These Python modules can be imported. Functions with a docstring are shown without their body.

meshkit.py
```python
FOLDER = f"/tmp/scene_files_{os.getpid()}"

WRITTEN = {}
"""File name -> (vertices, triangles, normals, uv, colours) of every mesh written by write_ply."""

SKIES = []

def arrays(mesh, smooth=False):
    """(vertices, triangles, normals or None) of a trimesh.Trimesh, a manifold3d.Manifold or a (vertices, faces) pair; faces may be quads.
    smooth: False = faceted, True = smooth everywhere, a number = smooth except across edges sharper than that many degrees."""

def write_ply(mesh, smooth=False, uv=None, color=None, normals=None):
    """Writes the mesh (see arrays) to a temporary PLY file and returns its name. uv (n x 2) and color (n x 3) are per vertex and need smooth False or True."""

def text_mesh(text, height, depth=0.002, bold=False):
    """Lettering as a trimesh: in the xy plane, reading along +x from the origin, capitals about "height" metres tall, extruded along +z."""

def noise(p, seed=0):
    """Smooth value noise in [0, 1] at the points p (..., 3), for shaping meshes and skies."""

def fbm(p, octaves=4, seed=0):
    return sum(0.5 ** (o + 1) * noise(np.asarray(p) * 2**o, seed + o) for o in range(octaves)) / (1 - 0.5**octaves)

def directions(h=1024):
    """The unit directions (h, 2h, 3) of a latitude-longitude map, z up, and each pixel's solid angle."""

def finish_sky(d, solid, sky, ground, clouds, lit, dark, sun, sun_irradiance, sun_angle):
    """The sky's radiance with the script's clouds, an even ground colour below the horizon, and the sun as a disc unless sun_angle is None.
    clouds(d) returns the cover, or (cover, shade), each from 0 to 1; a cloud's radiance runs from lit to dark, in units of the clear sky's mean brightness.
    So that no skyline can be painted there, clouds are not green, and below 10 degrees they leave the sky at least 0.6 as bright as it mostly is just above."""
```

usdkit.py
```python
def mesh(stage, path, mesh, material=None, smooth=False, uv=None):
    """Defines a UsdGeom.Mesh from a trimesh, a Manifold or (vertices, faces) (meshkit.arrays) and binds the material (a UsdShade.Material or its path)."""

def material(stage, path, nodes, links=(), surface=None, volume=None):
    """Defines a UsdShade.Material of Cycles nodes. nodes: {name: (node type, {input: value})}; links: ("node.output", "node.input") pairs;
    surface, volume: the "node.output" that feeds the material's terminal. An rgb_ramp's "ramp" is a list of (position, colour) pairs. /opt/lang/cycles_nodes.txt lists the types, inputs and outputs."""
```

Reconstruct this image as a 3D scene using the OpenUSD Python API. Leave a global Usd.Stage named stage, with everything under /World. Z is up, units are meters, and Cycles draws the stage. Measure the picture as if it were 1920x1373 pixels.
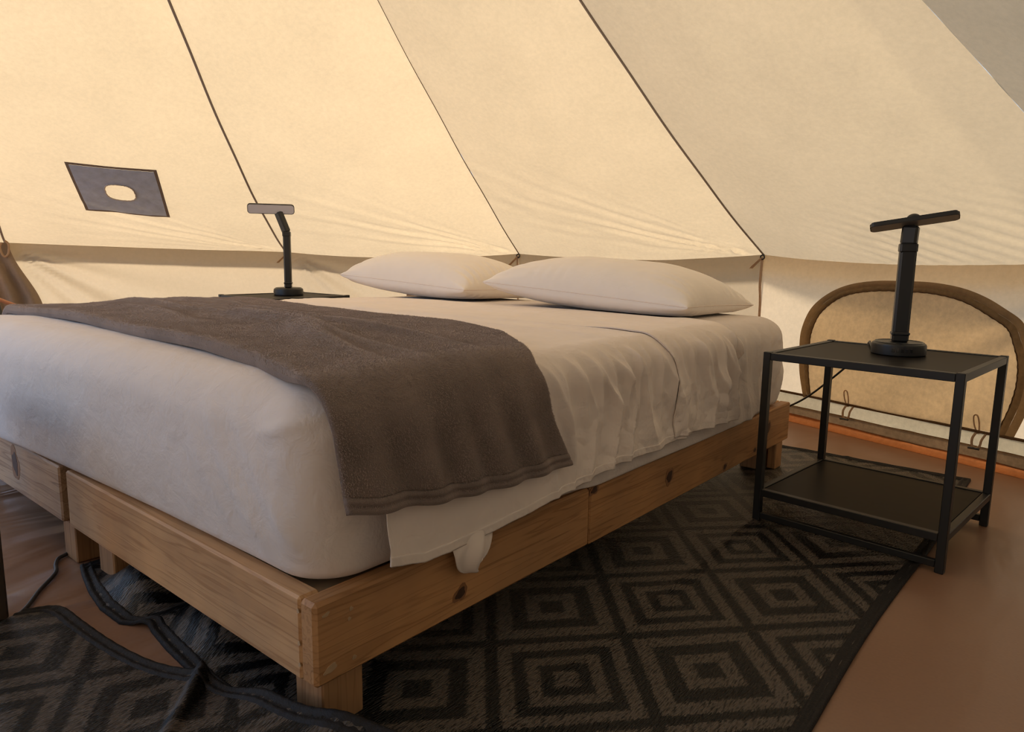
import math, random
import numpy as np, trimesh, usdkit
from meshkit import noise, fbm
from pxr import Gf, Sdf, Usd, UsdGeom, UsdLux, UsdShade, Vt

stage = Usd.Stage.CreateInMemory()
UsdGeom.SetStageUpAxis(stage, "Z")
UsdGeom.SetStageMetersPerUnit(stage, 1.0)
stage.DefinePrim("/World", "Xform")
stage.DefinePrim("/World/Looks", "Scope")
PI = math.pi

# ------------------------------------------------------------------ camera
EYE = (0.8375, -0.5649, 0.7436)
RGT = (0.767247, 0.641185, 0.014603)
UPV = (-0.110432, 0.109646, 0.987817)
FWD = (-0.631773, 0.759512, -0.154933)
cam = UsdGeom.Camera.Define(stage, "/World/camera")
cam.AddTransformOp().Set(Gf.Matrix4d(*RGT, 0, *UPV, 0, *(-v for v in FWD), 0, *EYE, 1))
cam.CreateHorizontalApertureAttr(36.0)
cam.CreateVerticalApertureAttr(36.0 * 1373 / 1920)
cam.CreateFocalLengthAttr(36.0 * 1339.93 / 1920)
cam.CreateClippingRangeAttr(Gf.Vec2f(0.02, 1000))
cam.CreateExposureAttr(-1.30)

# ------------------------------------------------------------------ sky and sun
SUN_AZ, SUN_EL = 147.0, 24.0
SUN_STRENGTH, SKY_STRENGTH = 10.2, 1.25
SKY_COLOR = (0.44, 0.66, 1.0)
dome = UsdLux.DomeLight.Define(stage, "/World/sky")
dome.CreateIntensityAttr(SKY_STRENGTH)
dome.CreateColorAttr(Gf.Vec3f(*SKY_COLOR))
sun = UsdLux.DistantLight.Define(stage, "/World/sun")
sun.CreateAngleAttr(9.0)
sun.CreateNormalizeAttr(True)
sun.CreateIntensityAttr(SUN_STRENGTH)
sun.CreateColorAttr(Gf.Vec3f(1.0, 0.93, 0.82))
sun.AddRotateXYZOp().Set(Gf.Vec3f(0, 0, 0))
_el, _az = math.radians(SUN_EL), math.radians(SUN_AZ)
_d = np.array([math.cos(_el) * math.cos(_az), math.cos(_el) * math.sin(_az), math.sin(_el)])   # towards the sun = local +z
_x = np.cross([0, 0, 1.0], _d); _x /= np.linalg.norm(_x); _y = np.cross(_d, _x)
sun.ClearXformOpOrder()
sun.AddTransformOp(opSuffix="aim").Set(Gf.Matrix4d(*_x, 0, *_y, 0, *_d, 0, 0, 0, 0, 1))

# ------------------------------------------------------------------ helpers
class G:
    """collects shader nodes and links"""
    def __init__(s): s.n, s.l, s.c = {}, [], 0
    def add(s, kind, **kw):
        name = f"n{s.c}"; s.c += 1
        vals = {}
        for k, v in kw.items():
            if isinstance(v, tuple) and len(v) == 2 and isinstance(v[0], str) and v[0] in s.n: s.l.append((f"{v[0]}.{v[1]}", f"{name}.{k}"))
            else: vals[k] = v
        s.n[name] = (kind, vals)
        return name
    def math(s, t, a, b=0.5, c=0.0): return (s.add("math", math_type=t, value1=a, value2=b, value3=c), "value")
    def noise(s, vec, scale, detail=3, rough=0.5, dist=0.0): return (s.add("noise_texture", vector=vec, scale=scale, detail=detail, roughness=rough, distortion=dist), "fac")
    def obj(s): return (s.add("texture_coordinate"), "object")
    def mapped(s, vec, **kw): return (s.add("mapping", vector=vec, **kw), "vector")
    def ramp(s, fac, stops, interp=True): return (s.add("rgb_ramp", fac=fac, ramp=stops, interpolate=interp), "color")
    def mixc(s, fac, a, b, t="mix"): return (s.add("mix", mix_type=t, fac=fac, color1=a, color2=b), "color")
    def bump(s, h, strength=0.5, dist=0.002, normal=None):
        kw = dict(height=h, strength=strength, distance=dist)
        if normal: kw["normal"] = normal
        return (s.add("bump", **kw), "normal")
    def make(s, name, node, out): return usdkit.material(stage, "/World/Looks/" + name, s.n, s.l, surface=f"{node}.{out}")

def simple(name, color, rough=0.5, bump_scale=0, bump=0.2, bdist=0.001, var=0.0, vscale=20, **kw):
    g = G(); v = g.obj()
    col = color
    if var:
        n = g.noise(v, vscale, 4, 0.6)
        col = g.ramp(n, [(0.25, tuple(c * (1 - var) for c in color)), (0.75, tuple(c * (1 + var) for c in color))])
    args = dict(base_color=col, roughness=rough, **kw)
    if bump_scale: args["normal"] = g.bump(g.noise(v, bump_scale, 3), bump, bdist)
    p = g.add("principled_bsdf", **args)
    return g.make(name, p, "BSDF")

def canvas(name, diff, trans, fac=0.5, blotch=0.06, weave=1.0, blotch_scale=3.0):
    g = G(); v = g.obj()
    n1 = g.noise(v, blotch_scale, 5, 0.6)
    n2 = g.noise(v, 55, 4, 0.65)
    m = g.math("add", g.math("multiply", n1, 0.45), g.math("multiply", n2, 0.55))
    lo, hi = 1 - blotch, 1 + blotch
    cd = g.ramp(m, [(0.33, tuple(c * lo for c in diff)), (0.67, tuple(c * hi for c in diff))])
    ct = g.ramp(m, [(0.33, tuple(c * lo for c in trans)), (0.67, tuple(c * hi for c in trans))])
    w1 = g.noise(g.mapped(v, scale=(260, 260, 900)), 1.0, 2)
    w2 = g.noise(g.mapped(v, scale=(900, 900, 260)), 1.0, 2)
    nrm = g.bump(g.math("add", w1, w2), 0.35 * weave, 0.0006)
    a = g.add("diffuse_bsdf", color=cd, normal=nrm, roughness=0.6)
    b = g.add("translucent_bsdf", color=ct, normal=nrm)
    mx = g.add("mix_closure", fac=fac, closure1=(a, "BSDF"), closure2=(b, "BSDF"))
    return g.make(name, mx, "closure")

def fabric(name, color, var=0.04, rough=0.85, sheen=0.15, b1=(30, 0.12, 0.004), b2=(900, 0.3, 0.0005), sheen_tint=(1, 1, 1), translucent=None):
    g = G(); v = g.obj()
    n = g.noise(v, 9, 4, 0.6)
    col = g.ramp(n, [(0.3, tuple(c * (1 - var) for c in color)), (0.7, tuple(c * (1 + var) for c in color))])
    nr = g.bump(g.noise(v, b1[0], 4, 0.55, 0.4), b1[1], b1[2])
    nr = g.bump(g.noise(v, b2[0], 2), b2[1], b2[2], nr)
    p = g.add("principled_bsdf", base_color=col, roughness=rough, sheen_weight=sheen, sheen_roughness=0.5, sheen_tint=sheen_tint, normal=nr, specular_ior_level=0.2)
    return g.make(name, p, "BSDF")

def wood(name, base, dark, axis=0, seed=0.0, grey=0.0):
    """softwood: growth-ring bands stretched along the board"""
    g = G(); v = g.obj()
    sc = [26.0, 26.0, 26.0]; sc[axis] = 1.3
    mv = g.mapped(v, scale=tuple(sc), location=(seed, seed * 1.7, seed * 0.6))
    warp = g.noise(mv, 0.8, 3, 0.5)
    ring = g.math("sine", g.math("add", g.math("multiply", g.math("multiply", warp, 20.0), 1.0), 0.0))
    ring = g.math("multiply_add", ring, 0.5, 0.5)
    fs = [240.0, 240.0, 240.0]; fs[axis] = 7.0
    fine = g.noise(g.mapped(v, scale=tuple(fs)), 1.0, 3, 0.6)
    thin = g.math("power", g.math("multiply_add", g.math("sine", g.math("multiply", warp, 75.0)), 0.5, 0.5), 5.0)
    fac = g.math("add", g.math("add", g.math("multiply", g.math("power", ring, 2.2), 0.38), g.math("multiply", thin, 0.42)), g.math("multiply", fine, 0.45))
    col = g.ramp(fac, [(0.15, base), (0.55, tuple((a * 0.6 + b * 0.4) for a, b in zip(base, dark))), (0.95, dark)])
    big = g.noise(v, 5.0, 3, 0.6)
    tone = g.ramp(big, [(0.3, (0.80, 0.80, 0.82)), (0.7, (1.12, 1.08, 1.0))])
    col = g.mixc(1.0, col, tone, "multiply")
    vor = g.add("voronoi_texture", vector=g.mapped(v, scale=tuple(3.4 if i == axis else 9.0 for i in range(3)), location=(seed + .37, seed * 2.1, 0.2)), scale=1.0) if False else None
    nr = g.bump(fac, 0.25, 0.0012)
    p = g.add("principled_bsdf", base_color=col, roughness=0.55, normal=nr, specular_ior_level=0.35)
    return g.make(name, p, "BSDF")

used = {}
def numbered(parent, name):
    key = (parent, name); k = used.get(key, -1) + 1; used[key] = k
    return name if k == 0 else f"{name}_{k:03d}"

def keys(prim, label=None, cat=None, group=None, kind=None):
    for k, v in (("label", label), ("category", cat), ("group", group), ("kind", kind)):
        if v: prim.SetCustomDataByKey(k, v)
    return prim

def thing(name, label=None, cat=None, group=None, kind=None, loc=(0, 0, 0), rz=0.0):
    x = UsdGeom.Xform.Define(stage, "/World/" + numbered("/World", name))
    x.AddTranslateOp().Set(Gf.Vec3d(*loc))
    if rz: x.AddRotateZOp().Set(rz)
    return keys(x.GetPrim(), label, cat, group, kind)

def obj(name, mesh, mat, parent=None, smooth=30, uv=None, **kw):
    root = str(parent.GetPath()) if parent else "/World"
    m = usdkit.mesh(stage, f"{root}/{numbered(root, name)}", mesh, mat, smooth=smooth, uv=uv)
    return keys(m.GetPrim(), **kw)

def cat(*ms): return trimesh.util.concatenate([m if isinstance(m, trimesh.Trimesh) else trimesh.Trimesh(*m, process=False) for m in ms])

def cbox(lo, hi, c=0.003):
    """box with chamfered edges"""
    lo, hi = np.minimum(lo, hi), np.maximum(lo, hi)
    c = min(c, *(0.45 * (hi - lo)))
    pts = []
    for sx in (0, 1):
        for sy in (0, 1):
            for sz in (0, 1):
                p = np.array([hi[0] if sx else lo[0], hi[1] if sy else lo[1], hi[2] if sz else lo[2]], float)
                d = np.array([-1 if sx else 1, -1 if sy else 1, -1 if sz else 1]) * c
                for a in range(3):
                    q = p + d; q[a] = p[a]; pts.append(q)
    return trimesh.convex.convex_hull(np.array(pts))

def bar(p, q, w, h, c=0.002, up=(0, 0, 1)):
    """chamfered bar from p to q, w wide, h high"""
    p, q = np.array(p, float), np.array(q, float)
    L = np.linalg.norm(q - p); x = (q - p) / L
    u = np.array(up, float)
    if abs(x @ u) > 0.95: u = np.array([0, 1.0, 0])
    y = np.cross(u, x); y /= np.linalg.norm(y); z = np.cross(x, y)
    b = cbox((0, -w / 2, -h / 2), (L, w / 2, h / 2), c)
    T = np.eye(4); T[:3, 0], T[:3, 1], T[:3, 2], T[:3, 3] = x, y, z, p
    b.apply_transform(T); return b

def tube(pts, r, sides=10, caps=True):
    p = np.asarray(pts, float); r = np.broadcast_to(r, (len(p),))
    t = np.gradient(p, axis=0); t /= np.linalg.norm(t, axis=1, keepdims=True) + 1e-12
    a = np.cross(t[0], [0, 0, 1.0] if abs(t[0][2]) < .9 else [1.0, 0, 0]); A = []
    for k in range(len(p)):
        a = a - (a @ t[k]) * t[k]; a /= np.linalg.norm(a); A.append(a)
    A = np.array(A); B = np.cross(t, A); ang = np.arange(sides) * 2 * PI / sides
    v = (p[:, None] + r[:, None, None] * (np.cos(ang)[None, :, None] * A[:, None] + np.sin(ang)[None, :, None] * B[:, None])).reshape(-1, 3)
    f = []
    for i in range(len(p) - 1):
        for j in range(sides):
            a0, a1, b0, b1 = i * sides + j, i * sides + (j + 1) % sides, (i + 1) * sides + j, (i + 1) * sides + (j + 1) % sides
            f += [(a0, a1, b1), (a0, b1, b0)]
    if caps:
        v = np.vstack([v, p[0], p[-1]]); n = len(v)
        for j in range(sides):
            f += [(n - 2, (j + 1) % sides, j), (n - 1, (len(p) - 1) * sides + j, (len(p) - 1) * sides + (j + 1) % sides)]
    return trimesh.Trimesh(v, np.array(f), process=False)

def curve(pts, n=40):
    """Catmull-Rom through the points"""
    P = np.array(pts, float); P = np.vstack([2 * P[0] - P[1], P, 2 * P[-1] - P[-2]])
    out = []
    m = len(P) - 3
    for i in range(m):
        t = np.linspace(0, 1, max(2, n // m), endpoint=(i == m - 1))[:, None]
        a, b, c_, d = P[i:i + 4]
        out.append(0.5 * (2 * b + (c_ - a) * t + (2 * a - 5 * b + 4 * c_ - d) * t ** 2 + (3 * b - a - 3 * c_ + d) * t ** 3))
    return np.vstack(out)

def lathe(profile, n=40):
    return trimesh.creation.revolve(np.array(profile, float), sections=n)

def gridfaces(nu, nv, flip=False):
    i, j = np.meshgrid(np.arange(nu - 1), np.arange(nv - 1), indexing="ij")
    a = (i * nv + j).ravel(); b = a + nv; c_ = b + 1; d = a + 1
    f = np.vstack([np.c_[a, b, c_], np.c_[a, c_, d]])
    return f[:, ::-1] if flip else f

def sheetmesh(P, flip=False):
    nu, nv = P.shape[:2]
    return trimesh.Trimesh(P.reshape(-1, 3), gridfaces(nu, nv, flip), process=False)

def solid_sheet(P, N, top, bot):
    """closed cloth: two layers of the grid P offset along N, joined round the rim"""
    nu, nv = P.shape[:2]
    A = (P + N * np.asarray(top)[..., None]).reshape(-1, 3); B = (P + N * np.asarray(bot)[..., None]).reshape(-1, 3)
    f1 = gridfaces(nu, nv); f2 = gridfaces(nu, nv, True) + nu * nv
    idx = np.arange(nu * nv).reshape(nu, nv)
    rim = np.r_[idx[:, 0], idx[-1, 1:], idx[-2::-1, -1], idx[0, -2:0:-1]]
    r2 = np.roll(rim, -1)
    f3 = np.vstack([np.c_[rim, r2 + nu * nv, r2], np.c_[rim, rim + nu * nv, r2 + nu * nv]])
    m = trimesh.Trimesh(np.vstack([A, B]), np.vstack([f1, f2, f3]), process=False)
    if m.volume < 0: m.invert()
    return m

def gridnormals(P):
    du = np.gradient(P, axis=0); dv = np.gradient(P, axis=1)
    n = np.cross(du, dv); return n / (np.linalg.norm(n, axis=-1, keepdims=True) + 1e-12)

def sst(a, b, x):
    t = np.clip((np.asarray(x, float) - a) / (b - a), 0, 1); return t * t * (3 - 2 * t)

# ------------------------------------------------------------------ materials
M = {}
M["roof"] = canvas("roof_canvas", (0.86, 0.73, 0.56), (0.375, 0.283, 0.170), 0.40, 0.075)
M["wall"] = canvas("wall_canvas", (0.74, 0.65, 0.52), (0.21, 0.163, 0.108), 0.5, 0.05)
M["wallaged"] = canvas("aged_wall_canvas", (0.62, 0.52, 0.39), (0.62, 0.475, 0.31), 0.5, 0.08, blotch_scale=2.2)
M["skirt"] = canvas("skirt_canvas", (0.66, 0.58, 0.44), (0.36, 0.285, 0.175), 0.45, 0.14)
M["band"] = canvas("band_canvas", (0.20, 0.12, 0.065), (0.13, 0.075, 0.035), 0.4, 0.25, blotch_scale=14)
M["ribbon"] = canvas("ribbon", (0.66, 0.48, 0.32), (0.45, 0.30, 0.17), 0.4, 0.15)
M["dark_canvas"] = simple("seam_webbing", (0.30, 0.25, 0.22), 0.8, 300, 0.3)
M["curtain"] = canvas("curtain_canvas", (0.42, 0.33, 0.25), (0.25, 0.17, 0.11), 0.3, 0.08)
M["patch"] = simple("coated_patch", (0.40, 0.49, 0.68), 0.36, 35, 0.25, 0.006, var=0.15)
M["patchrim"] = simple("patch_rim", (0.20, 0.16, 0.13), 0.8, 200, 0.3)
M["lip"] = canvas("groundsheet_lip", (0.34, 0.14, 0.06), (0.42, 0.13, 0.035), 0.5, 0.2, blotch_scale=5)
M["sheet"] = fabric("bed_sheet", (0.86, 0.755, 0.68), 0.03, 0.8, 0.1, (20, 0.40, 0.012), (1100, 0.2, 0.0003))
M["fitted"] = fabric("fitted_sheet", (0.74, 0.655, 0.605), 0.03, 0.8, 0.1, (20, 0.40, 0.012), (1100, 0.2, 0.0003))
M["hem"] = fabric("sheet_hem", (0.84, 0.735, 0.66), 0.03, 0.8, 0.1, (90, 0.3, 0.003), (1100, 0.2, 0.0003))
M["pillow"] = fabric("pillowcase", (0.90, 0.83, 0.77), 0.02, 0.8, 0.1, (16, 0.22, 0.010), (1100, 0.15, 0.0003))
M["fleece"] = fabric("fleece", (0.20, 0.156, 0.137), 0.22, 0.95, 0.5, (45, 0.25, 0.006), (480, 0.7, 0.0022), (0.60, 0.50, 0.45))
M["pile"] = simple("fleece_pile", (0.36, 0.285, 0.25), 0.9, var=0.22, vscale=14, specular_ior_level=0.15)
M["metal"] = simple("black_metal", (0.012, 0.012, 0.012), 0.45, 400, 0.1, 0.0004)
M["panel"] = simple("dark_board", (0.015, 0.0125, 0.0105), 0.42, 300, 0.12, 0.0005, var=0.15, vscale=60, specular_ior_level=0.05)
M["plastic"] = simple("black_plastic", (0.016, 0.016, 0.017), 0.4, 500, 0.1, 0.0003)
M["plastic_gloss"] = simple("glossy_plastic", (0.015, 0.015, 0.016), 0.22)
M["diffuser"] = simple("lamp_diffuser", (0.60, 0.58, 0.62), 0.45)
M["cable"] = simple("cable_rubber", (0.03, 0.028, 0.027), 0.5)
M["wood"] = wood("pine_side", (0.52, 0.285, 0.130), (0.33, 0.165, 0.068), 1, 1.3)
M["wood2"] = wood("pine_side_far", (0.50, 0.27, 0.12), (0.31, 0.15, 0.06), 1, 5.1)
M["woodx"] = wood("pine_end", (0.62, 0.375, 0.195), (0.43, 0.235, 0.110), 0, 2.7)
M["woodx2"] = wood("pine_end_far", (0.52, 0.35, 0.225), (0.29, 0.17, 0.10), 0, 8.2)
M["woodz"] = wood("pine_leg", (0.46, 0.26, 0.13), (0.28, 0.14, 0.065), 2, 3.9)
M["knot"] = simple("pine_knot", (0.060, 0.026, 0.013), 0.6, var=0.3, vscale=80)
M["knotring"] = simple("knot_ring", (0.25, 0.115, 0.048), 0.6, var=0.15, vscale=90)
M["filler"] = simple("wood_filler", (0.44, 0.30, 0.175), 0.8, var=0.1, vscale=60)
M["post"] = simple("post_wood", (0.040, 0.027, 0.020), 0.5, var=0.2, vscale=12)
M["ply"] = simple("plywood", (0.35, 0.24, 0.14), 0.7, var=0.1)
M["greycloth"] = fabric("grey_cloth", (0.40, 0.36, 0.35), 0.05)
M["copper"] = simple("orange_tube", (0.45, 0.17, 0.07), 0.35)
M["wicker"] = simple("slat_wood", (0.30, 0.19, 0.11), 0.7, var=0.2)
M["earth"] = simple("dry_earth", (0.42, 0.35, 0.26), 0.95, 6, 0.5, 0.02, var=0.2, vscale=2)

def floor_mat():
    g = G(); v = g.obj()
    n = g.noise(v, 2.2, 5, 0.6); n2 = g.noise(v, 160, 3, 0.6)
    col = g.ramp(g.math("add", g.math("multiply", n, 0.6), g.math("multiply", n2, 0.4)), [(0.3, (0.24, 0.130, 0.080)), (0.7, (0.31, 0.172, 0.107))])
    wr = g.noise(g.mapped(v, scale=(7.0, 2.4, 1.0), rotation=(0, 0, 0.5)), 1.0, 2, 0.35, 0.9)
    sx = (g.add("separate_xyz", vector=v), "x")
    amt = (g.add("map_range", value=sx, from_min=-0.2, from_max=-0.7, to_min=0.12, to_max=1.0, clamp=True), "result")   # the sheet lies wrinkled towards the door
    nr = g.bump(g.math("multiply", wr, amt), 1.0, 0.045)
    nr = g.bump(n2, 0.15, 0.001, nr)
    p = g.add("principled_bsdf", base_color=col, roughness=0.36, normal=nr, specular_ior_level=0.5)
    return g.make("groundsheet", p, "BSDF")
M["floor"] = floor_mat()

def rug_mat(name, ox, oy, rot, hx=0.1775, hy=0.1925, dark=(0.0045, 0.0043, 0.0044), light=(0.105, 0.085, 0.070)):
    """woven straw: nested diamonds of two tones (two kinds of diamond take turns)"""
    g = G(); v = g.obj()
    mv = g.mapped(v, rotation=(0, 0, rot), location=(ox, oy, 0))
    wob = g.noise(v, 5.0, 2)
    sp = g.add("separate_xyz", vector=mv)
    jag = g.math("multiply", g.math("subtract", g.noise(g.mapped(v, scale=(420, 130, 1), rotation=(0, 0, rot)), 1.0, 1), 0.5), 0.16)
    def cell(axis, h, shift):
        a = g.math("divide", (sp, axis), 2 * h)
        a = g.math("add", a, shift)
        a = g.math("subtract", g.math("fraction", g.math("add", a, 100.0)), 0.5)
        return g.math("multiply", g.math("absolute", a), 2.0)
    def dist(shift): return g.math("add", cell("x", hx, shift), cell("y", hy, shift))
    d1 = dist(0.5); d2 = dist(0.0)
    inside1 = g.math("less_than", d1, 1.0)
    w = g.math("multiply", g.math("subtract", wob, 0.5), 0.10)
    e1 = g.math("add", g.math("add", d1, jag), w); e2 = g.math("add", g.math("add", d2, jag), w)
    W, K = (1, 1, 1), (0, 0, 0)
    r1 = g.ramp(e1, [(0.0, K), (0.19, W), (0.41, K), (0.665, W), (0.90, K)], False)
    r2 = g.ramp(e2, [(0.0, W), (0.17, K), (0.345, W), (0.53, K), (0.72, W), (0.915, K)], False)
    msk = g.mixc(inside1, r2, r1)
    strand = g.noise(g.mapped(v, scale=(330, 60, 1), rotation=(0, 0, rot + 0.45)), 1.0, 2, 0.5)
    sc = g.ramp(strand, [(0.35, (0.12, 0.12, 0.12)), (0.50, (1.0, 1.0, 1.0))])
    lc = g.mixc(1.0, light, sc, "multiply")
    col = g.mixc(msk, dark, lc)
    nr = g.bump(strand, 1.0, 0.006)
    p = g.add("principled_bsdf", base_color=col, roughness=0.34, normal=nr, specular_ior_level=0.30)
    return g.make(name, p, "BSDF")
M["rug"] = rug_mat("straw_rug", 0.0, -0.2, 0.0)
M["rugb"] = rug_mat("straw_rug_near", 0.30, 0.05, -0.25, light=(0.085, 0.068, 0.056))
M["binding"] = simple("rug_binding", (0.014, 0.012, 0.012), 0.65, 220, 0.5, 0.003, specular_ior_level=0.25)

# ------------------------------------------------------------------ the tent
TX, TY, TH, TR = -0.8335, -0.4246, 3.003, 3.28
ANG = {0: 159.556, 1: 133.315, 2: 107.809, 3: 83.204, 4: 57.604}
NS = 14
rest = 360 - (159.556 - 57.604)
for k in range(5, NS): ANG[k] = 57.604 - (k - 4) * rest / (NS - 4)
COEF = {1: (-2.6386, -0.3921, 0.763), 2: (-2.5602, 0.1991, 0.1034), 3: (-2.497, -0.0691, 0.3208), 4: (-3.018, 1.5756, -0.8205), 0: (-2.62, -0.38, 0.762)}
EAVE_OUT = 0.085
def coef(k): return COEF.get(k % NS, (-2.55, 0.0, 0.287))
def seam(k, q):
    """point on seam k at q = radius / TR (beyond 1: the eave)"""
    k %= NS; a = math.radians(ANG[k]); b = coef(k); q = np.asarray(q, float)
    qc = np.minimum(q, 1.0)
    z = TH + b[0] * qc + b[1] * qc ** 2 + b[2] * qc ** 3 - np.maximum(q - 1, 0) * TR * 0.75
    r = q * TR
    return np.stack([TX + r * math.cos(a), TY + r * math.sin(a), z], -1)

SAG = {2: 0.028, 3: 0.018, 0: 0.004, 1: 0.03}
def ridge_(a): return (1 - np.abs(np.sin(a))) ** 1.5 - 0.3
def roof_grid(k, q, t):
    """ruled surface between seam k and seam k+1 with hanging edge and tension folds"""
    A, B = seam(k, q), seam(k + 1, q)
    P = A[:, None] * (1 - t[None, :, None]) + B[:, None] * t[None, :, None]
    sag = SAG.get(k, 0.025)
    dedge = (1.0 - np.minimum(q, 1.0)) * TR
    tt = t
    low = 4 * tt * (1 - tt)
    if k == 3: low = 4 * np.clip(tt * 1.18, 0, 1) * (1 - np.clip(tt * 1.18, 0, 1)) * 1.5
    P[..., 2] -= sag * np.exp(-dedge / 0.30)[:, None] * low[None, :]
    # slack: the cloth hangs a little between the seams
    P[..., 2] -= 0.022 * np.sin(PI * np.clip(q, 0, 1))[:, None] * low[None, :]
    n = gridnormals(P)
    n *= np.sign(n[..., 2:3] + 1e-9)
    # folds running up from the right-hand corner of the panel
    L = np.linalg.norm(B - A, axis=-1)
    d = (1 - t)[None, :] * L[:, None]
    h = dedge[:, None] + 0 * d
    rho = np.hypot(d, h) + 1e-6; th = np.arctan2(h, d)
    win = np.exp(-((th - 0.42) / 0.28) ** 2) * np.exp(-rho / 0.55) * sst(0.0, 0.12, rho) * 2.0
    f = np.sin(th * 46 + 3.0 * fbm(np.stack([rho * 3, th * 3, th * 0 + k], -1), 2, 3) * 3) + 0.5 * np.sin(th * 83 + k)
    am = {0: 0.005, 1: 0.006, 2: 0.006, 3: 0.0075}.get(k, 0.004)
    if k == 3:                                       # here they run slanting, side by side
        win = sst(0.50, 0.0, h) * sst(1.15, 0.7, d) * sst(-0.02, 0.05, h)
        f = ridge_(((d - 1.35 * h) * 34 + 3.0 * fbm(np.stack([d * 4, h * 4, 0 * d], -1), 2, 3)))
    P += n * (am * win * f * sst(0.0, 0.07, d))[..., None]
    und = fbm(np.stack([P[..., 0] * 2.2, P[..., 1] * 2.2, P[..., 2] * 2.2], -1), 3, 11) - 0.5
    edge = (4 * t * (1 - t))[None, :]
    P += n * (0.020 * und * edge)[..., None]
    return P

ceiling = thing("ceiling", "cream canvas bell tent roof of tapering panels rising to the pole", kind="structure")
DOOR = {10: 0.45, 11: 0.20, 12: 0.20, 13: 2.0}   # the doorway lies between seams 10 and 0; the cloth above it starts here
qs = np.concatenate([np.linspace(0.012, 0.7, 36), np.linspace(0.715, 1.0, 60), [1.013, 1.026, 1.0 + EAVE_OUT / TR]])
ts = np.linspace(0, 1, 64)
edge_curve = {}
for k in range(NS):
    vis = k in (0, 1, 2, 3, 4)
    q = qs if vis else qs[::4].copy(); t = ts if vis else ts[::7]
    if not vis: q = np.unique(np.r_[q, 1.0, 1.0 + EAVE_OUT / TR])
    P = roof_grid(k, q, t)
    edge_curve[k] = P[np.argmin(np.abs(q - 1.0))]
    if k in DOOR: P = roof_grid(k, q[q < DOOR[k]], t)      # the door panel is rolled up: open below
    obj("roof_panel", sheetmesh(P), M["roof"], ceiling, smooth=True)

def roof_inner_normal(k, q):
    """frame of seam k: tangent along it, inward normal"""
    P = seam(k, q); T = np.gradient(P, axis=0); T /= np.linalg.norm(T, axis=1, keepdims=True)
    a = math.radians(ANG[k % NS]); side = np.array([-math.sin(a), math.cos(a), 0])
    n = np.cross(T, side); n *= -np.sign(n[:, 2:3])
    return P, T, side, n

def seam_strip(k, q0, q1, w, th, mat, name):
    q = np.linspace(q0, q1, 60)
    P, T, side, n = roof_inner_normal(k, q)
    wob = 0.0015 * np.sin(q * 40 + k)
    ring = []
    for sx, sn in ((-1, 0.0), (-0.7, 1.0), (0.7, 1.0), (1, 0.0)):
        ring.append(P + side * (sx * (w[0] + (w[1] - w[0]) * np.linspace(0, 1, 60) if np.ndim(w) else w) / 2 + wob)[:, None] + n * (sn * th + 0.0015))
    G_ = np.stack(ring, 1)
    obj(name, sheetmesh(G_), mat, ceiling, smooth=True)
M["seam_line"] = simple("seam_thread", (0.20, 0.16, 0.13), 0.8)
seam_strip(1, 0.05, 1.0, 0.011, 0.004, M["dark_canvas"], "seam_webbing")
seam_strip(3, 0.05, 1.0, 0.009, 0.004, M["dark_canvas"], "seam_webbing")
seam_strip(2, 0.50, 1.0, (0.0012, 0.0062), 0.0028, M["dark_canvas"], "seam_webbing")
for k in (0, 5, 7, 9, 11, 13): seam_strip(k, 0.05, 1.0, 0.011, 0.004, M["dark_canvas"], "seam_webbing")

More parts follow.
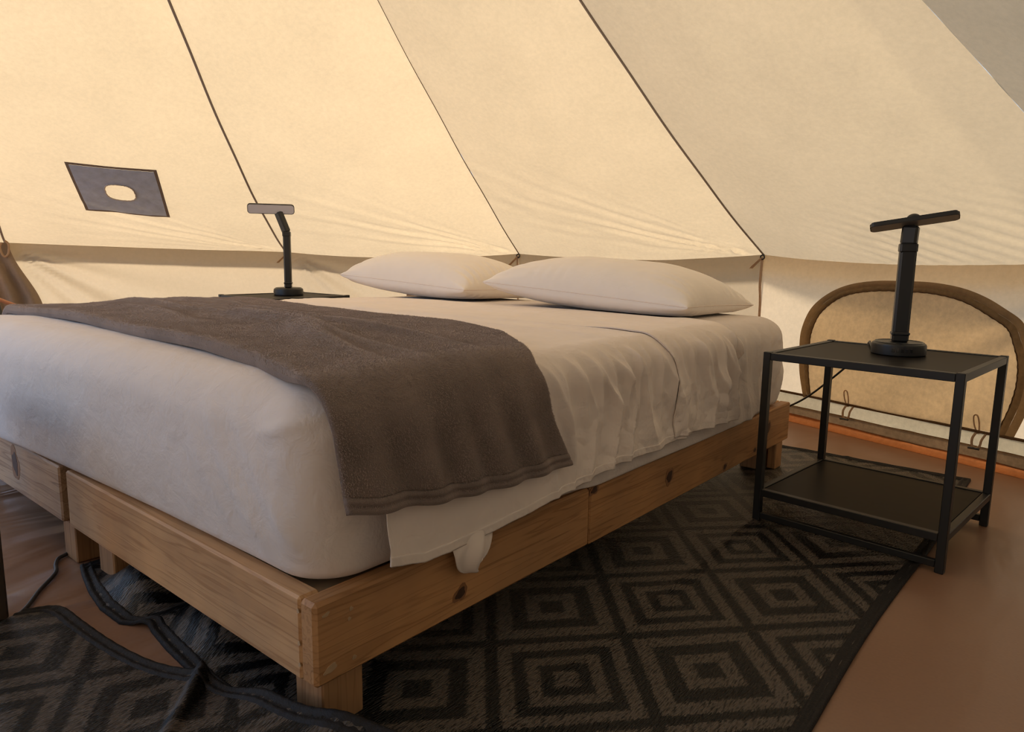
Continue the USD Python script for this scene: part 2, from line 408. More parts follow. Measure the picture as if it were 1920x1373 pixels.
# --- walls: one cloth per panel, between the roof's edge and the groundsheet lip
WALLS = {"wall_left": [0], "wall_back": [1, 2], "wall_right": [3, 4, 5, 6], "wall_front": [7, 8, 9]}
def wall_base(k, t, z):
    A, B = seam(k, 1.0), seam(k + 1, 1.0); p = A * (1 - t) + B * t; p = p.copy(); p[..., 2] = z; return p
def wall_frame(k):
    A, B = seam(k, 1.0), seam(k + 1, 1.0); A[2] = B[2] = 0
    L = np.linalg.norm(B - A); e = (B - A) / L
    inn = np.array([TX, TY, 0]) - (A + B) / 2; n = np.array([-e[1], e[0], 0]); n *= np.sign(n @ inn)
    return A, e, n, L
def wall_disp(k, u, z):
    """inward bulge of wall k"""
    d = 0.018 * (fbm(np.stack([u * 1.7, z * 2.5, u * 0 + k * 3.1], -1), 3, 5) - 0.5)
    d = d * sst(0.0, 0.15, z)
    top = sst(0.74, 0.6, z)
    if k in (0, 1):                                          # tension folds falling from the corner
        h = 0.735 - z; rho = np.hypot(u, h) + 1e-6; th = np.arctan2(h, u)
        f = np.sin(th * 21 + 1.2) * np.exp(-((th - 0.55) / 0.42) ** 2) * sst(0.02, 0.2, rho) * np.exp(-rho / 1.0)
        d = d + (0.030 if k == 0 else 0.022) * f
    if k == 3:
        h = 0.735 - z; uu = 1.453 - u; rho = np.hypot(uu, h) + 1e-6; th = np.arctan2(h, uu)
        d = d + 0.010 * np.sin(th * 20) * np.exp(-((th - 0.5) / 0.3) ** 2) * np.exp(-rho / 0.7)
    return d
SKZ0, SKZ1, BZ = 0.074, 0.124, 0.028
for wname, ks in WALLS.items():
    W = thing(wname, {"wall_left": "low cream canvas tent wall left of the bed, behind the far nightstand", "wall_back": "low canvas tent wall behind the pillows at the bed's head", "wall_right": "low canvas tent wall with the arched window flap behind the near nightstand", "wall_front": "canvas tent wall behind the camera, out of the picture"}[wname], kind="structure")
    for k in ks:
        A, e, n, L = wall_frame(k)
        ec = edge_curve[k]; t = np.linspace(0, 1, len(ec)); u = t * L
        nz = 44 if k <= 3 else 8
        s = np.linspace(0, 1, nz)[:, None]
        z = SKZ1 + (ec[None, :, 2] - SKZ1) * s
        U = np.broadcast_to(u, z.shape)
        base = A + U[..., None] * e; base = base.copy(); base[..., 2] = z
        off = wall_disp(k, U, z) * sst(0, 0.06, ec[None, :, 2] - z)
        P = base + n * off[..., None]
        obj("wall_panel", sheetmesh(P), M["wallaged"] if k == 3 else M["wall"], W, smooth=True)
        # skirt below the zip, brown band, and lip of the groundsheet
        for nm, z0, z1, mat, bump in (("wall_skirt", SKZ0 - 0.004, SKZ1, M["skirt"], 0.004), ("wall_band", BZ - 0.004, SKZ0, M["band"], 0.006)):
            zz = np.linspace(z0, z1, 6)[:, None] + 0 * u[None]
            if nm == "wall_band": zz = zz + (0.006 * (fbm(np.stack([u * 9, u * 0, u * 0 + k], -1), 3, 2) - 0.5))[None]
            PP = A + np.broadcast_to(u, zz.shape)[..., None] * e; PP = PP.copy(); PP[..., 2] = zz
            dd = bump * (fbm(np.stack([np.broadcast_to(u, zz.shape) * 5, zz * 30, zz * 0 + k], -1), 3, 9) - 0.3) + (0.004 if nm == "wall_band" else 0)
            obj(nm, sheetmesh(PP + n * dd[..., None]), mat, W, smooth=True)
        if k <= 5:
            zp = np.stack([A + ui * e + n * (0.004 + 0.002 * math.sin(ui * 13)) + np.array([0, 0, SKZ1 + 0.002 + 0.004 * float(noise(np.array([ui * 6, 0, k]), 4))]) for ui in u[1:-1]])
            obj("zip_cord", tube(zp, 0.0055, 6), M["band"], W, smooth=True)
    globals()[wname] = W

# wall right: arched window flap, its zip, toggles and loops
A3, e3, n3, L3 = wall_frame(3)
def w3(u, z, off=0.0):
    u = np.asarray(u, float); z = np.asarray(z, float)
    p = A3 + u[..., None] * e3 + n3 * (wall_disp(3, u, z) + off)[..., None]
    p = p.copy(); p[..., 2] = z; return p
outer = [(0.279, 0.119), (0.250, 0.225), (0.238, 0.322), (0.238, 0.42), (0.279, 0.519), (0.354, 0.588), (0.452, 0.634), (0.57, 0.656), (0.703, 0.661), (0.827, 0.658), (0.944, 0.636), (1.057, 0.586), (1.13, 0.53), (1.175, 0.43), (1.185, 0.32), (1.17, 0.22), (1.14, 0.12)]
oc = curve([(a, b, 0) for a, b in outer], 160)[:, :2]
tang = np.gradient(oc, axis=0); tang /= np.linalg.norm(tang, axis=1, keepdims=True); nin = np.stack([tang[:, 1], -tang[:, 0]], -1)
prog = np.linspace(0, 1, len(oc))
wid = 0.040 + 0.014 * np.sin(PI * np.clip(prog / 0.35, 0, 1)) + 0.012 * sst(0.5, 0.8, prog)
def arch_band(i0, i1, off, mat, name, wob=0.0):
    rows = []
    for f in np.linspace(i0, i1, 7):
        c2 = oc + nin * (wid * f)[:, None]
        prof = off * math.sin(PI * (f - i0) / (i1 - i0)) + 0.003 + wob * (noise(np.stack([prog * 60, prog * 0 + f * 3, prog * 0], -1), 3) - 0.5)
        rows.append(w3(c2[:, 0], c2[:, 1], prof))
    obj(name, sheetmesh(np.stack(rows, 0), True), mat, wall_right, smooth=True)
M["archband"] = canvas("arch_band", (0.34, 0.24, 0.14), (0.24, 0.145, 0.065), 0.45, 0.15, blotch_scale=12)
M["archband2"] = canvas("arch_band_inner", (0.27, 0.185, 0.10), (0.17, 0.10, 0.045), 0.45, 0.2, blotch_scale=12)
arch_band(0.0, 0.55, 0.006, M["archband"], "window_binding")
arch_band(0.55, 1.05, 0.008, M["archband2"], "window_binding", 0.003)
st = oc + nin * (wid * 1.03)[:, None]
zig = 0.0010 * np.sin(prog * 330)
tz = w3(st[:, 0] + nin[:, 0] * zig, st[:, 1] + nin[:, 1] * zig, 0.006 + 0 * prog)
obj("window_zip", tube(tz, 0.0020, 5), M["band"], wall_right, smooth=True)
# flap cloth inside the arch hangs slightly proud of the wall
fl_u = np.linspace(0, 1, 60); inn = oc + nin * (wid * 0.9)[:, None]
cen = np.array([0.705, 0.13])
rows = []
for f in np.linspace(0.0, 1.0, 26):
    c2 = cen + (inn - cen) * f
    rows.append(w3(c2[:, 0], c2[:, 1], 0.004 + 0.010 * (1 - f) * (fbm(np.stack([c2[:, 0] * 4, c2[:, 1] * 4, prog * 0], -1), 3, 21))))
M["flap"] = canvas("window_flap", (0.58, 0.50, 0.39), (0.92, 0.74, 0.50), 0.5, 0.16, blotch_scale=3.0)
obj("window_flap", sheetmesh(np.stack(rows, 0), True), M["flap"], wall_right, smooth=True)
for u0 in (0.500, 1.025):
    lp = curve([(0, 0.118, 0.004), (-0.012, 0.150, 0.010), (-0.016, 0.182, 0.012), (-0.004, 0.186, 0.012), (0.004, 0.160, 0.010), (0.006, 0.120, 0.006)], 30)
    obj("cord_loop", tube(w3(u0 + lp[:, 0], lp[:, 1], lp[:, 2]), 0.0026, 6), M["ribbon"], wall_right, smooth=True)
    lp = curve([(-0.004, 0.122, 0.008), (-0.010, 0.10, 0.016), (-0.008, 0.075, 0.016), (0.004, 0.066, 0.014), (0.018, 0.078, 0.016), (0.022, 0.10, 0.016), (0.030, 0.124, 0.008)], 30)
    obj("cord_loop", tube(w3(u0 + lp[:, 0], lp[:, 1], lp[:, 2]), 0.0042, 6), M["ribbon"], wall_right, smooth=True)
    obj("toggle", tube(w3(u0 + np.array([-0.018, 0.0, 0.02]), np.array([0.064, 0.066, 0.066]), np.array([0.02, 0.022, 0.02])), 0.004, 8), M["cable"], wall_right, smooth=True)

# lip of the groundsheet and ground outside
rimpts = []
for k in range(NS):
    A, B = seam(k, 1.0), seam(k + 1, 1.0)
    for f in np.linspace(0, 1, 24, endpoint=False): rimpts.append((A * (1 - f) + B * f)[:2])
rim = np.array(rimpts); cen2 = np.array([TX, TY]); dirr = (rim - cen2) / np.linalg.norm(rim - cen2, axis=1, keepdims=True)
rim3 = lambda inset, z: np.c_[rim - dirr * inset, np.full(len(rim), z)]
closed = lambda a: np.vstack([a, a[:1]])
lipz = np.array([fbm(np.array([x * 3, y * 3, 0.0]), 3, 8) - 0.5 for x, y in rim])
lip_rows = []
for inset, z in ((0.036, -0.002), (0.024, 0.003), (0.014, 0.009), (0.008, 0.018), (0.005, BZ + 0.004)):
    r_ = rim3(inset, z); r_[:, 2] += lipz * 0.008 * (z > 0.005); lip_rows.append(closed(r_))
floor_m = trimesh.creation.triangulate_polygon(__import__("shapely").Polygon(rim3(0.028, 0)[:, :2]), engine="earcut")
v2, f2 = floor_m
v3 = np.c_[v2, np.zeros(len(v2))]
fm = trimesh.Trimesh(v3, f2, process=False)
if fm.face_normals[0][2] < 0: fm.invert()
low = fm.copy(); low.apply_translation((0, 0, -0.004)); low.invert()
floor = thing("floor", "terracotta vinyl groundsheet floor with upturned glowing lip", kind="structure")
obj("groundsheet", cat(fm, low), M["floor"], floor, smooth=False)
obj("groundsheet_lip", sheetmesh(np.stack(lip_rows, 0)), M["lip"], floor, smooth=True, label="orange upturned lip of the groundsheet along the wall")
gp = trimesh.creation.annulus(TR - 0.05, 60, 0.05, sections=96)
gp.apply_translation((TX, TY, -0.045)); gp2 = trimesh.creation.cylinder(TR - 0.04, 0.02, sections=96); gp2.apply_translation((TX, TY, -0.03))
obj("ground", cat(gp, gp2), M["earth"], None, smooth=False, kind="structure", label="dry sandy ground outside around the tent")

# ties and rings at the eave corners, straps
def ribbon(pts, w, mat, parent, name, wdir):
    p = curve(pts, 24); wd = np.array(wdir, float); wd /= np.linalg.norm(wd)
    G_ = np.stack([p - wd * w / 2, p + wd * w / 2], 1)
    t_ = np.gradient(p, axis=0); nn = np.cross(t_, wd); nn /= np.linalg.norm(nn, axis=1, keepdims=True)
    G2 = np.stack([G_[:, 0], G_[:, 1], G_[:, 1] + nn * 0.0012, G_[:, 0] + nn * 0.0012, G_[:, 0]], 1)
    obj(name, sheetmesh(G2), mat, parent, smooth=False)
for k, W in ((1, wall_back), (2, wall_back), (3, wall_right)):
    J = seam(k, 1.0); a = math.radians(ANG[k]); inw = np.array([-math.cos(a), -math.sin(a), 0]); sd = np.array([-math.sin(a), math.cos(a), 0])
    ring = trimesh.creation.torus(0.010, 0.0032, major_sections=20, minor_sections=8)
    T = np.eye(4); T[:3, 0], T[:3, 1], T[:3, 2] = sd, (0, 0, 1), inw; T[:3, 3] = J + inw * 0.012 + np.array([0, 0, -0.012])
    ring.apply_transform(T); obj("eave_ring", ring, M["metal"], W, smooth=True)
    c0 = J + inw * 0.012 + np.array([0, 0, -0.014])
    s_ = 1.0
    ribbon([c0, c0 + sd * 0.018 * s_ + inw * 0.012 + [0, 0, -0.022], c0 + sd * 0.050 * s_ + inw * 0.01 + [0, 0, -0.052]], 0.016, M["ribbon"], W, "tie_ribbon", inw + sd * 0.9)
    if k == 3:
        ribbon([c0, c0 + sd * 0.004 + [0, 0, -0.12], c0 + sd * -0.004 + [0, 0, -0.25], c0 + [0, 0, -0.60]], 0.012, M["ribbon"], W, "wall_strap", sd)
    else:
        ribbon([c0, c0 + sd * 0.004 + [0, 0, -0.03], c0 + sd * 0.002 + [0, 0, -0.07]], 0.013, M["ribbon"], W, "tie_ribbon", sd)
        ribbon([c0 + [0, 0, -0.05] - inw * 0.006, c0 + [0, 0, -0.3] - inw * 0.006, c0 + [0, 0, -0.66] - inw * 0.006], 0.009, M["ribbon"], W, "wall_strap", sd)

# window patch sewn to the roof panel between seams 0 and 1
def roof_at(k, q, t, off):
    """point(s) of roof panel k, moved inwards by off"""
    Pg = roof_grid(k, np.linspace(0.70, 0.90, 40), np.linspace(0.25, 0.75, 40))
    n = gridnormals(Pg); n *= -np.sign(n[..., 2:3])
    from scipy.ndimage import map_coordinates
    ci = [(np.asarray(q) - 0.70) / 0.20 * 39, (np.asarray(t) - 0.25) / 0.50 * 39]
    g_ = lambda F: np.stack([map_coordinates(F[..., i], ci, order=1, mode="nearest") for i in range(3)], -1)
    return g_(Pg) + g_(n) * np.asarray(off)[..., None]
PQ = dict(tl=(0.7455, 0.316), tr=(0.7500, 0.653), br=(0.8690, 0.624), bl=(0.8590, 0.328))
def patch_qt(a, b):
    """a: left to right, b: top to bottom"""
    q = (PQ["tl"][0] * (1 - a) + PQ["tr"][0] * a) * (1 - b) + (PQ["bl"][0] * (1 - a) + PQ["br"][0] * a) * b
    t = (PQ["tl"][1] * (1 - a) + PQ["tr"][1] * a) * (1 - b) + (PQ["bl"][1] * (1 - a) + PQ["br"][1] * a) * b
    return q, t
def patch_ring(n_rad, r0, r1, off):
    """rounded-hole square annulus in patch coordinates"""
    th = np.linspace(0, 2 * PI, 121)
    hole = np.stack([0.5 + 0.17 * np.sign(np.cos(th)) * np.abs(np.cos(th)) ** 0.7, 0.5 + 0.165 * np.sign(np.sin(th)) * np.abs(np.sin(th)) ** 0.7], -1)
    m_ = np.maximum(np.abs(np.cos(th)), np.abs(np.sin(th)))
    sq = np.stack([0.5 + 0.5 * np.cos(th) / m_, 0.5 + 0.5 * np.sin(th) / m_], -1)
    rows = []
    for f in np.linspace(r0, r1, n_rad):
        p = hole * (1 - f) + sq * f
        q, t = patch_qt(p[:, 0], p[:, 1])
        o = off + 0.006 * (fbm(np.stack([p[:, 0] * 6, p[:, 1] * 6, p[:, 0] * 0], -1), 3, 33) - 0.4) * math.sin(PI * min(max(f, 0), 1))
        rows.append(roof_at(0, q, t, o))
    return np.stack(rows, 0)
patch = obj("vent_patch", sheetmesh(patch_ring(22, 0.0, 0.93, 0.006), True), M["patch"], ceiling, smooth=True, label="dark blue-grey coated patch with an oval hole sewn on the roof")
obj("patch_rim", sheetmesh(patch_ring(5, 0.925, 1.03, 0.0045), True), M["patchrim"], ceiling, smooth=True)
th = np.linspace(0, 2 * PI, 140)
rr_ = 1 + 0.012 * np.sin(th * 37) + 0.012 * np.sin(th * 23 + 1)
q, t = patch_qt(0.5 + 0.172 * rr_ * np.sign(np.cos(th)) * np.abs(np.cos(th)) ** 0.7, 0.5 + 0.167 * rr_ * np.sign(np.sin(th)) * np.abs(np.sin(th)) ** 0.7)
M["thread"] = simple("frayed_edge", (0.52, 0.46, 0.40), 0.9)
obj("hole_edge", tube(roof_at(0, q, t, np.full(len(th), 0.008)), 0.0028, 6, False), M["thread"], ceiling, smooth=True, label="frayed pale edge round the hole of the patch")

# ------------------------------------------------------------------ centre pole
pole = thing("tent_pole", "dark steel pole that carries the tent roof at its peak, left of the bed's foot", "pole", loc=(TX, TY, 0))
obj("shaft", tube([(0, 0, 0.01), (0, 0, 1.5), (0, 0, TH - 0.06)], 0.019, 20), M["post"], pole, smooth=40)
obj("foot_cap", lathe([(0, 0), (0.021, 0), (0.023, 0.004), (0.023, 0.02), (0.021, 0.022), (0, 0.022)], 24), M["metal"], pole)
# a low dark bench of which only the nearest leg shows, at the picture's left edge
bn = thing("bench", "low dark wooden bench, one leg showing at the left edge beside the near rug", "bench")
BX0, BX1, BY0, BY1 = -1.30, -0.797, -0.375, -0.175
for x0 in (BX0, BX1 - 0.045):
    for y0 in (BY0, BY1 - 0.045): obj("leg", cbox((x0, y0, 0), (x0 + 0.045, y0 + 0.045, 0.375), 0.004), M["post"], bn)
obj("seat", cbox((BX0 - 0.01, BY0 - 0.01, 0.3755), (BX1 + 0.002, BY1 + 0.002, 0.402), 0.005), M["post"], bn)
for y0 in (BY0 + 0.012, BY1 - 0.033): obj("apron", cbox((BX0 + 0.0455, y0, 0.315), (BX1 - 0.0455, y0 + 0.02, 0.375), 0.003), M["post"], bn)

# ------------------------------------------------------------------ bed platforms
ZB, ZT, LB = 0.099, 0.234, 2.005
def disc_on(parent, name, mat, centre, normal, a, b, tilt=0.0, depth=0.0016):
    """small oval lying in a board's face (a knot, a filled screw hole)"""
    th = np.linspace(0, 2 * PI, 20, endpoint=False)
    nrm = np.array(normal, float); ux = np.cross([0, 0, 1.0], nrm); ux /= np.linalg.norm(ux); uz = np.array([0, 0, 1.0])
    rr = 1 + 0.12 * np.sin(th * 3 + a * 900) + 0.08 * np.sin(th * 5 + b * 700)
    ca, sa = math.cos(tilt), math.sin(tilt)
    px, pz = a * rr * np.cos(th), b * rr * np.sin(th)
    c_ = np.array(centre, float)
    ring = c_ + np.outer(px * ca - pz * sa, ux) + np.outer(px * sa + pz * ca, uz)
    v = np.vstack([ring, ring + nrm * depth * 0.7, c_ + nrm * depth])
    n = len(th); f = []
    for i in range(n):
        j = (i + 1) % n
        f += [(i, j, n + j), (i, n + j, n + i), (n + i, n + j, 2 * n)]
    m = trimesh.Trimesh(v, f, process=False)
    if (m.face_normals[-1] @ nrm) < 0: m.invert()
    made = obj(name, m, mat, parent, smooth=40)
    if name == "knot" and depth == 0.0016: disc_on(parent, "knot_ring", M["knotring"], centre, normal, a * 1.55, b * 1.6, tilt, 0.0008)
    return made

bed = thing("bed_frame", "honey pine bed platform under the near half of the mattress, with knotty side board", "bed frame", group=None)
obj("side_board", cbox((-0.038, 0, ZB), (0, 0.720, ZT), 0.006), M["wood"], bed)
obj("side_board", cbox((-0.038, 0.7215, ZB), (0, LB, ZT), 0.004), M["wood2"], bed)
obj("side_board", cbox((-0.972, 0.04, ZB), (-0.934, LB, ZT), 0.003), M["wood2"], bed)
obj("end_board", cbox((-0.972, 0.0008, ZB), (-0.0388, 0.038, ZT), 0.004), M["woodx"], bed)
obj("end_board", cbox((-0.933, LB - 0.038, ZB), (-0.039, LB, ZT), 0.003), M["woodx"], bed)
obj("deck_panel", cbox((-0.932, 0.041, 0.208), (-0.04, LB - 0.041, 0.222), 0.002), M["ply"], bed)
for x0, x1, y0, y1 in ((-0.095, -0.022, 0.026, 0.104), (-0.890, -0.81, 0.03, 0.11), (-0.115, -0.04, 1.86, 1.955), (-0.930, -0.85, 1.86, 1.955)):
    obj("leg", cbox((x0, y0, 0.0052), (x1, y1, ZB), 0.003), M["woodz"], bed)
# extra short post beside the far leg, seen under the board's end
obj("leg", cbox((-0.034, 1.905, 0.0052), (-0.004, 1.965, ZB), 0.003), M["woodz"], bed)
NX = (1, 0, 0); NY = (0, -1, 0)
for y, z, a, b, tl in ((0.306, 0.140, 0.013, 0.0085, 0.5), (1.095, 0.172, 0.016, 0.013, 0.9), (1.80, 0.178, 0.017, 0.013, 1.2), (1.455, 0.118, 0.010, 0.007, 0.4), (1.69, 0.122, 0.008, 0.006, 0)):
    disc_on(bed, "knot", M["knot"], (0.0, y, z), NX, a, b, tl)
for y, z, a, b in ((0.020, 0.213, 0.007, 0.003), (0.066, 0.205, 0.0035, 0.0035), (0.062, 0.190, 0.003, 0.003), (0.026, 0.124, 0.012, 0.006), (0.070, 0.123, 0.004, 0.0035)):
    disc_on(bed, "filled_hole", M["filler"], (0.0, y, z), NX, a, b, 0.3)
for z in (0.212, 0.160, 0.125):
    disc_on(bed, "screw_head", M["filler"], (-0.041, 0.0008, z), NY, 0.003, 0.0035)
disc_on(bed, "knot", M["knot"], (0.0, 0.735, 0.225), NX, 0.012, 0.007, 0.2)
bed2 = thing("bed_frame", "greyer pine bed platform under the far half of the mattress, left of the gap", "bed frame")
XL0, XL1 = -1.985, -1.015
obj("end_board", cbox((XL0, 0, ZB - 0.002), (XL1, 0.038, ZT), 0.004), M["woodx2"], bed2)
obj("end_board", cbox((XL0 + .039, LB - 0.038, ZB), (XL1 - .039, LB, ZT), 0.003), M["woodx2"], bed2)
obj("side_board", cbox((XL1 - 0.038, 0.0385, ZB), (XL1, LB, ZT), 0.003), M["wood2"], bed2)
obj("side_board", cbox((XL0, 0.0385, ZB), (XL0 + 0.038, LB, ZT), 0.003), M["wood2"], bed2)
obj("deck_panel", cbox((XL0 + .04, 0.041, 0.208), (XL1 - .04, LB - 0.041, 0.222), 0.002), M["ply"], bed2)
for x0, x1, y0, y1 in ((-1.052, -0.977, 0.012, 0.085), (XL0 + 0.02, XL0 + 0.10, 0.012, 0.09), (-1.052, -0.977, 1.9, 1.98), (XL0 + 0.02, XL0 + 0.10, 1.9, 1.98)):
    obj("leg", cbox((x0, y0, 0), (x1, y1, ZB - 0.0025), 0.003), M["woodz"], bed2)
disc_on(bed2, "knot", M["knot"], (-1.335, 0.0, 0.178), NY, 0.020, 0.030, 0.2)

# ------------------------------------------------------------------ mattress with fitted sheet
X0, X1, Y0, Y1, MZ0, MZ1 = -1.955, -0.022, 0.022, 1.985, 0.2355, 0.540
RT = 0.075
def ztop(x, y):
    cx_, cy_ = (np.asarray(x) - (X0 + X1) / 2) / ((X1 - X0) / 2), (np.asarray(y) - (Y0 + Y1) / 2) / ((Y1 - Y0) / 2)
    return MZ1 - 0.014 * sst(-0.60, -0.95, cx_) + 0.010 * sst(-1.0, -0.2, cx_) * np.clip(1 - np.abs(cx_) ** 3, 0, 1) * np.clip(1 - np.abs(cy_) ** 4, 0, 1)
def mattress():
    """stacked rounded-rectangle loops: bottom, side, rolled edges, top"""
    hx, hy = (X1 - X0) / 2, (Y1 - Y0) / 2; cx_, cy_ = (X0 + X1) / 2, (Y0 + Y1) / 2
    H_ = MZ1 - MZ0; RB = 0.022; RC = 0.095
    prof = []                                                        # inset, height above the bottom
    prof += [(i, 0.0) for i in (0.30, 0.12, 0.05)]
    prof += [(RB * (1 - math.sin(a)), RB * (1 - math.cos(a))) for a in np.linspace(0, PI / 2, 7)]
    prof += [(0.0, z) for z in np.linspace(RB, H_ - RT, 34)[1:-1]]
    prof += [(RT * (1 - math.cos(a)), H_ - RT + RT * math.sin(a)) for a in np.linspace(0, PI / 2, 20)]
    prof += [(RT + (hx - 0.02 - RT) * t, H_) for t in np.linspace(0, 1, 70)[1:]]
    nside, ncorner = 120, 26
    def loop(i):
        r = max(RC - i, 0.012); ax, ay = hx - i, hy - i
        pts = []
        for (sx, sy, a0) in ((1, -1, -PI / 2), (1, 1, 0), (-1, 1, PI / 2), (-1, -1, PI)):
            th = a0 + np.linspace(0, PI / 2, ncorner)
            pts.append(np.c_[sx * (ax - r) + r * np.cos(th), sy * (ay - r) + r * np.sin(th)])
        out = []
        for k in range(4):
            out.append(pts[k]); p, q = pts[k][-1], pts[(k + 1) % 4][0]
            t = np.linspace(0, 1, nside)[1:-1, None]; out.append(p + (q - p) * t)
        return np.vstack(out)
    rows = []
    for i, z in prof:
        l = loop(i); rows.append(np.c_[l[:, 0] + cx_, l[:, 1] + cy_, np.full(len(l), MZ0 + z)])
    Pm = np.stack(rows, 0); n = Pm.shape[1]
    Pm = np.concatenate([Pm, Pm[:, :1]], 1)
    m = sheetmesh(Pm)
    v = list(m.vertices); f = list(m.faces)
    for row, sgn in ((0, 1), (len(prof) - 1, -1)):
        v.append(Pm[row, :n].mean(0)); c_ = len(v) - 1
        for j in range(n):
            a, b = row * (n + 1) + j, row * (n + 1) + j + 1
            f.append((c_, b, a) if sgn > 0 else (c_, a, b))
    m = trimesh.Trimesh(np.array(v), np.array(f), process=False); m.merge_vertices(digits_vertex=7)
    p = np.array(m.vertices); x, y, z = p.T.copy()
    zf = (z - MZ0) / H_
    bul = np.sin(PI * np.clip(zf, 0.02, 1)) ** 0.7
    front = sst(0.22, 0.0, y - Y0); right = sst(-0.25, X1, x)
    # the foot face bulges, and rides out over the board towards the left
    p[:, 1] -= front * (0.014 * bul + np.interp(-x, [0.0, 0.2, 0.55, 1.07, 1.57, 1.96], [0.0, 0.0, 0.006, 0.026, 0.044, 0.050]))
    p[:, 0] += right * (0.013 * bul + 0.028 * sst(0.30, 0.75, y) * sst(1.95, 1.6, y) * sst(0.5, 0.0, zf))
    p[:, 1] += 0.015 * bul * sst(1.6, Y1, y)
    topw = sst(0.6, 1.0, zf)
    p[:, 2] += topw * (ztop(x, y) - MZ1)
    # sags over the outer edge of the boards
    lowz = sst(0.35, 0.0, zf)
    p[:, 2] -= 0.012 * lowz * sst(0.004, -0.040, p[:, 1]) + 0.022 * lowz * sst(0.001, 0.012, p[:, 0]) * sst(0.35, 0.8, y)
    # pleats of the fitted sheet near the head end of the right side
    side = right * sst(1.38, 1.62, y) * np.sin(PI * np.clip(zf * 0.95 + 0.05, 0, 1)) ** 0.6 * sst(1.02, 0.9, zf)
    ph = y * 58 + (1 - zf) * (5.0 + 6 * np.sin(y * 7)) + 3.0 * fbm(np.c_[y * 5, zf * 2, y * 0], 2, 2)
    pl = (1 - np.abs(np.sin(ph * 0.5))) ** 1.6 + 0.6 * (1 - np.abs(np.sin(ph * 0.83 + 1))) ** 2
    p[:, 0] += 0.014 * side * (pl - 0.6)
    lines = right * sst(0.6, 0.05, zf) * sst(0.4, 0.7, y)
    p[:, 0] += 0.0012 * lines * np.sin(zf * 55 + y * 9) * sst(1.5, 1.2, y)
    # soft unevenness and diagonal pulls on the foot face
    p[:, 1] -= 0.012 * front * (fbm(np.c_[x * 3.0, z * 5.0, x * 0], 3, 7) - 0.5) * bul
    d = x * 0.80 + (z - 0.25) * 0.60
    pull = np.exp(-((d + 0.10) / 0.020) ** 2) + 0.8 * np.exp(-((d + 0.17) / 0.018) ** 2) + 0.7 * np.exp(-((d + 0.255) / 0.022) ** 2) + 0.6 * np.exp(-((d + 0.03) / 0.018) ** 2)
    p[:, 1] -= front * 0.010 * pull * sst(-0.55, -0.12, x) * sst(0.02, 0.3, zf) * sst(1.0, 0.7, zf)
    e2 = (z - 0.50) - 0.35 * (x + 0.05)
    p[:, 1] -= front * 0.005 * np.exp(-(e2 / 0.012) ** 2) * sst(-0.2, -0.08, x)
    p[:, 2] += topw * 0.004 * (fbm(np.c_[x * 5, y * 9, x * 0], 3, 4) - 0.5)
    m.vertices = p
    if m.volume < 0: m.invert()
    return m
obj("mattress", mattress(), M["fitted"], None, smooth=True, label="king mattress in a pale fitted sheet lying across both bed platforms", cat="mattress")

# cross-section of the bed used by everything that drapes over it
def drape(c, y, off=0.0, zdrop_flare=0.0, xr=0.0, r=0.070):
    """c: distance across the bed measured along the surface, 0 where the right edge starts to turn down, negative to the left.
    Returns the point lifted by off along the normal, and the normal."""
    c = np.asarray(c, float); y = np.asarray(y, float) + 0 * c; c = c + 0 * y
    off = np.asarray(off, float) + 0 * c
    xe = xr - r; xl = X0 - 0.012 + r
    wid_ = xe - xl
    q = r * PI / 2
    xt = np.where(c < 0, np.maximum(xe + c, xl), xe)
    cl = np.maximum(-(c + wid_), 0)          # left hang
    a = np.clip(c / r, 0, PI / 2); al = np.clip(cl / r, 0, PI / 2)
    nx = np.sin(a) - np.sin(al); nz = np.cos(a) * np.cos(al)
    down = np.maximum(c - q, 0) + np.maximum(cl - q, 0)
    zt = ztop(np.clip(xt, X0 + .08, X1 - .08), y)
    px = xt + r * nx; pz = zt - r + r * nz - down
    px = px + zdrop_flare * down
    n = np.stack([nx, 0 * nx, nz], -1)
    return np.stack([px, y, pz], -1) + n * off[..., None], n

# ------------------------------------------------------------------ flat sheet
fs = thing("flat_sheet", "pale cotton top sheet spread under the blanket, hanging down the bed's right side", "sheet")
QR = 0.070 * PI / 2
def hem_c(y):
    """length of the sheet's drop as its lower edge runs along the bed"""
    zs = np.interp(y, [0.10, 0.135, 0.20, 0.32, 0.50, 0.65, 0.78, 0.95, 1.10, 1.30, 1.55], [0.262, 0.256, 0.240, 0.240, 0.250, 0.262, 0.274, 0.272, 0.276, 0.280, 0.285])
    return 0.540 - 0.070 - zs + QR
def ridged(a): return (1 - np.abs(np.sin(a))) ** 1.5
def side_wrinkle(y, c):
    """hanging pleats and crumples below the edge"""
    d = np.maximum(c, 0)
    u = y - 0.22 * d                                                 # pleats lean towards the head end
    ph = u * 30 + 1.6 * np.sin(u * 8.5 + 0.6) + 2.0 * (fbm(np.stack([y * 6, d * 6, 0 * y], -1), 2, 31) - 0.5) * 2
    w = 1.1 * ridged(ph) * sst(0.03, 0.12, d) * sst(0.42, 0.22, d)
    w = w + 0.75 * ridged(u * 47 + 1.0 + 2.4 * np.sin(u * 6 + d * 7)) * sst(0.13, 0.03, np.abs(d - 0.13))
    # crossing crumples
    cr = fbm(np.stack([y * 16 + d * 7, d * 15 - y * 5, 0 * y], -1), 3, 14) - 0.5
    w = w + 0.9 * np.abs(cr) * sst(0.10, 0.2, d) + 0.35 * (fbm(np.stack([y * 26, d * 14, 0 * y], -1), 2, 15) - 0.5)
    return w * sst(0.015, 0.10, d) * (0.35 + 0.65 * sst(0.45, 0.75, y))
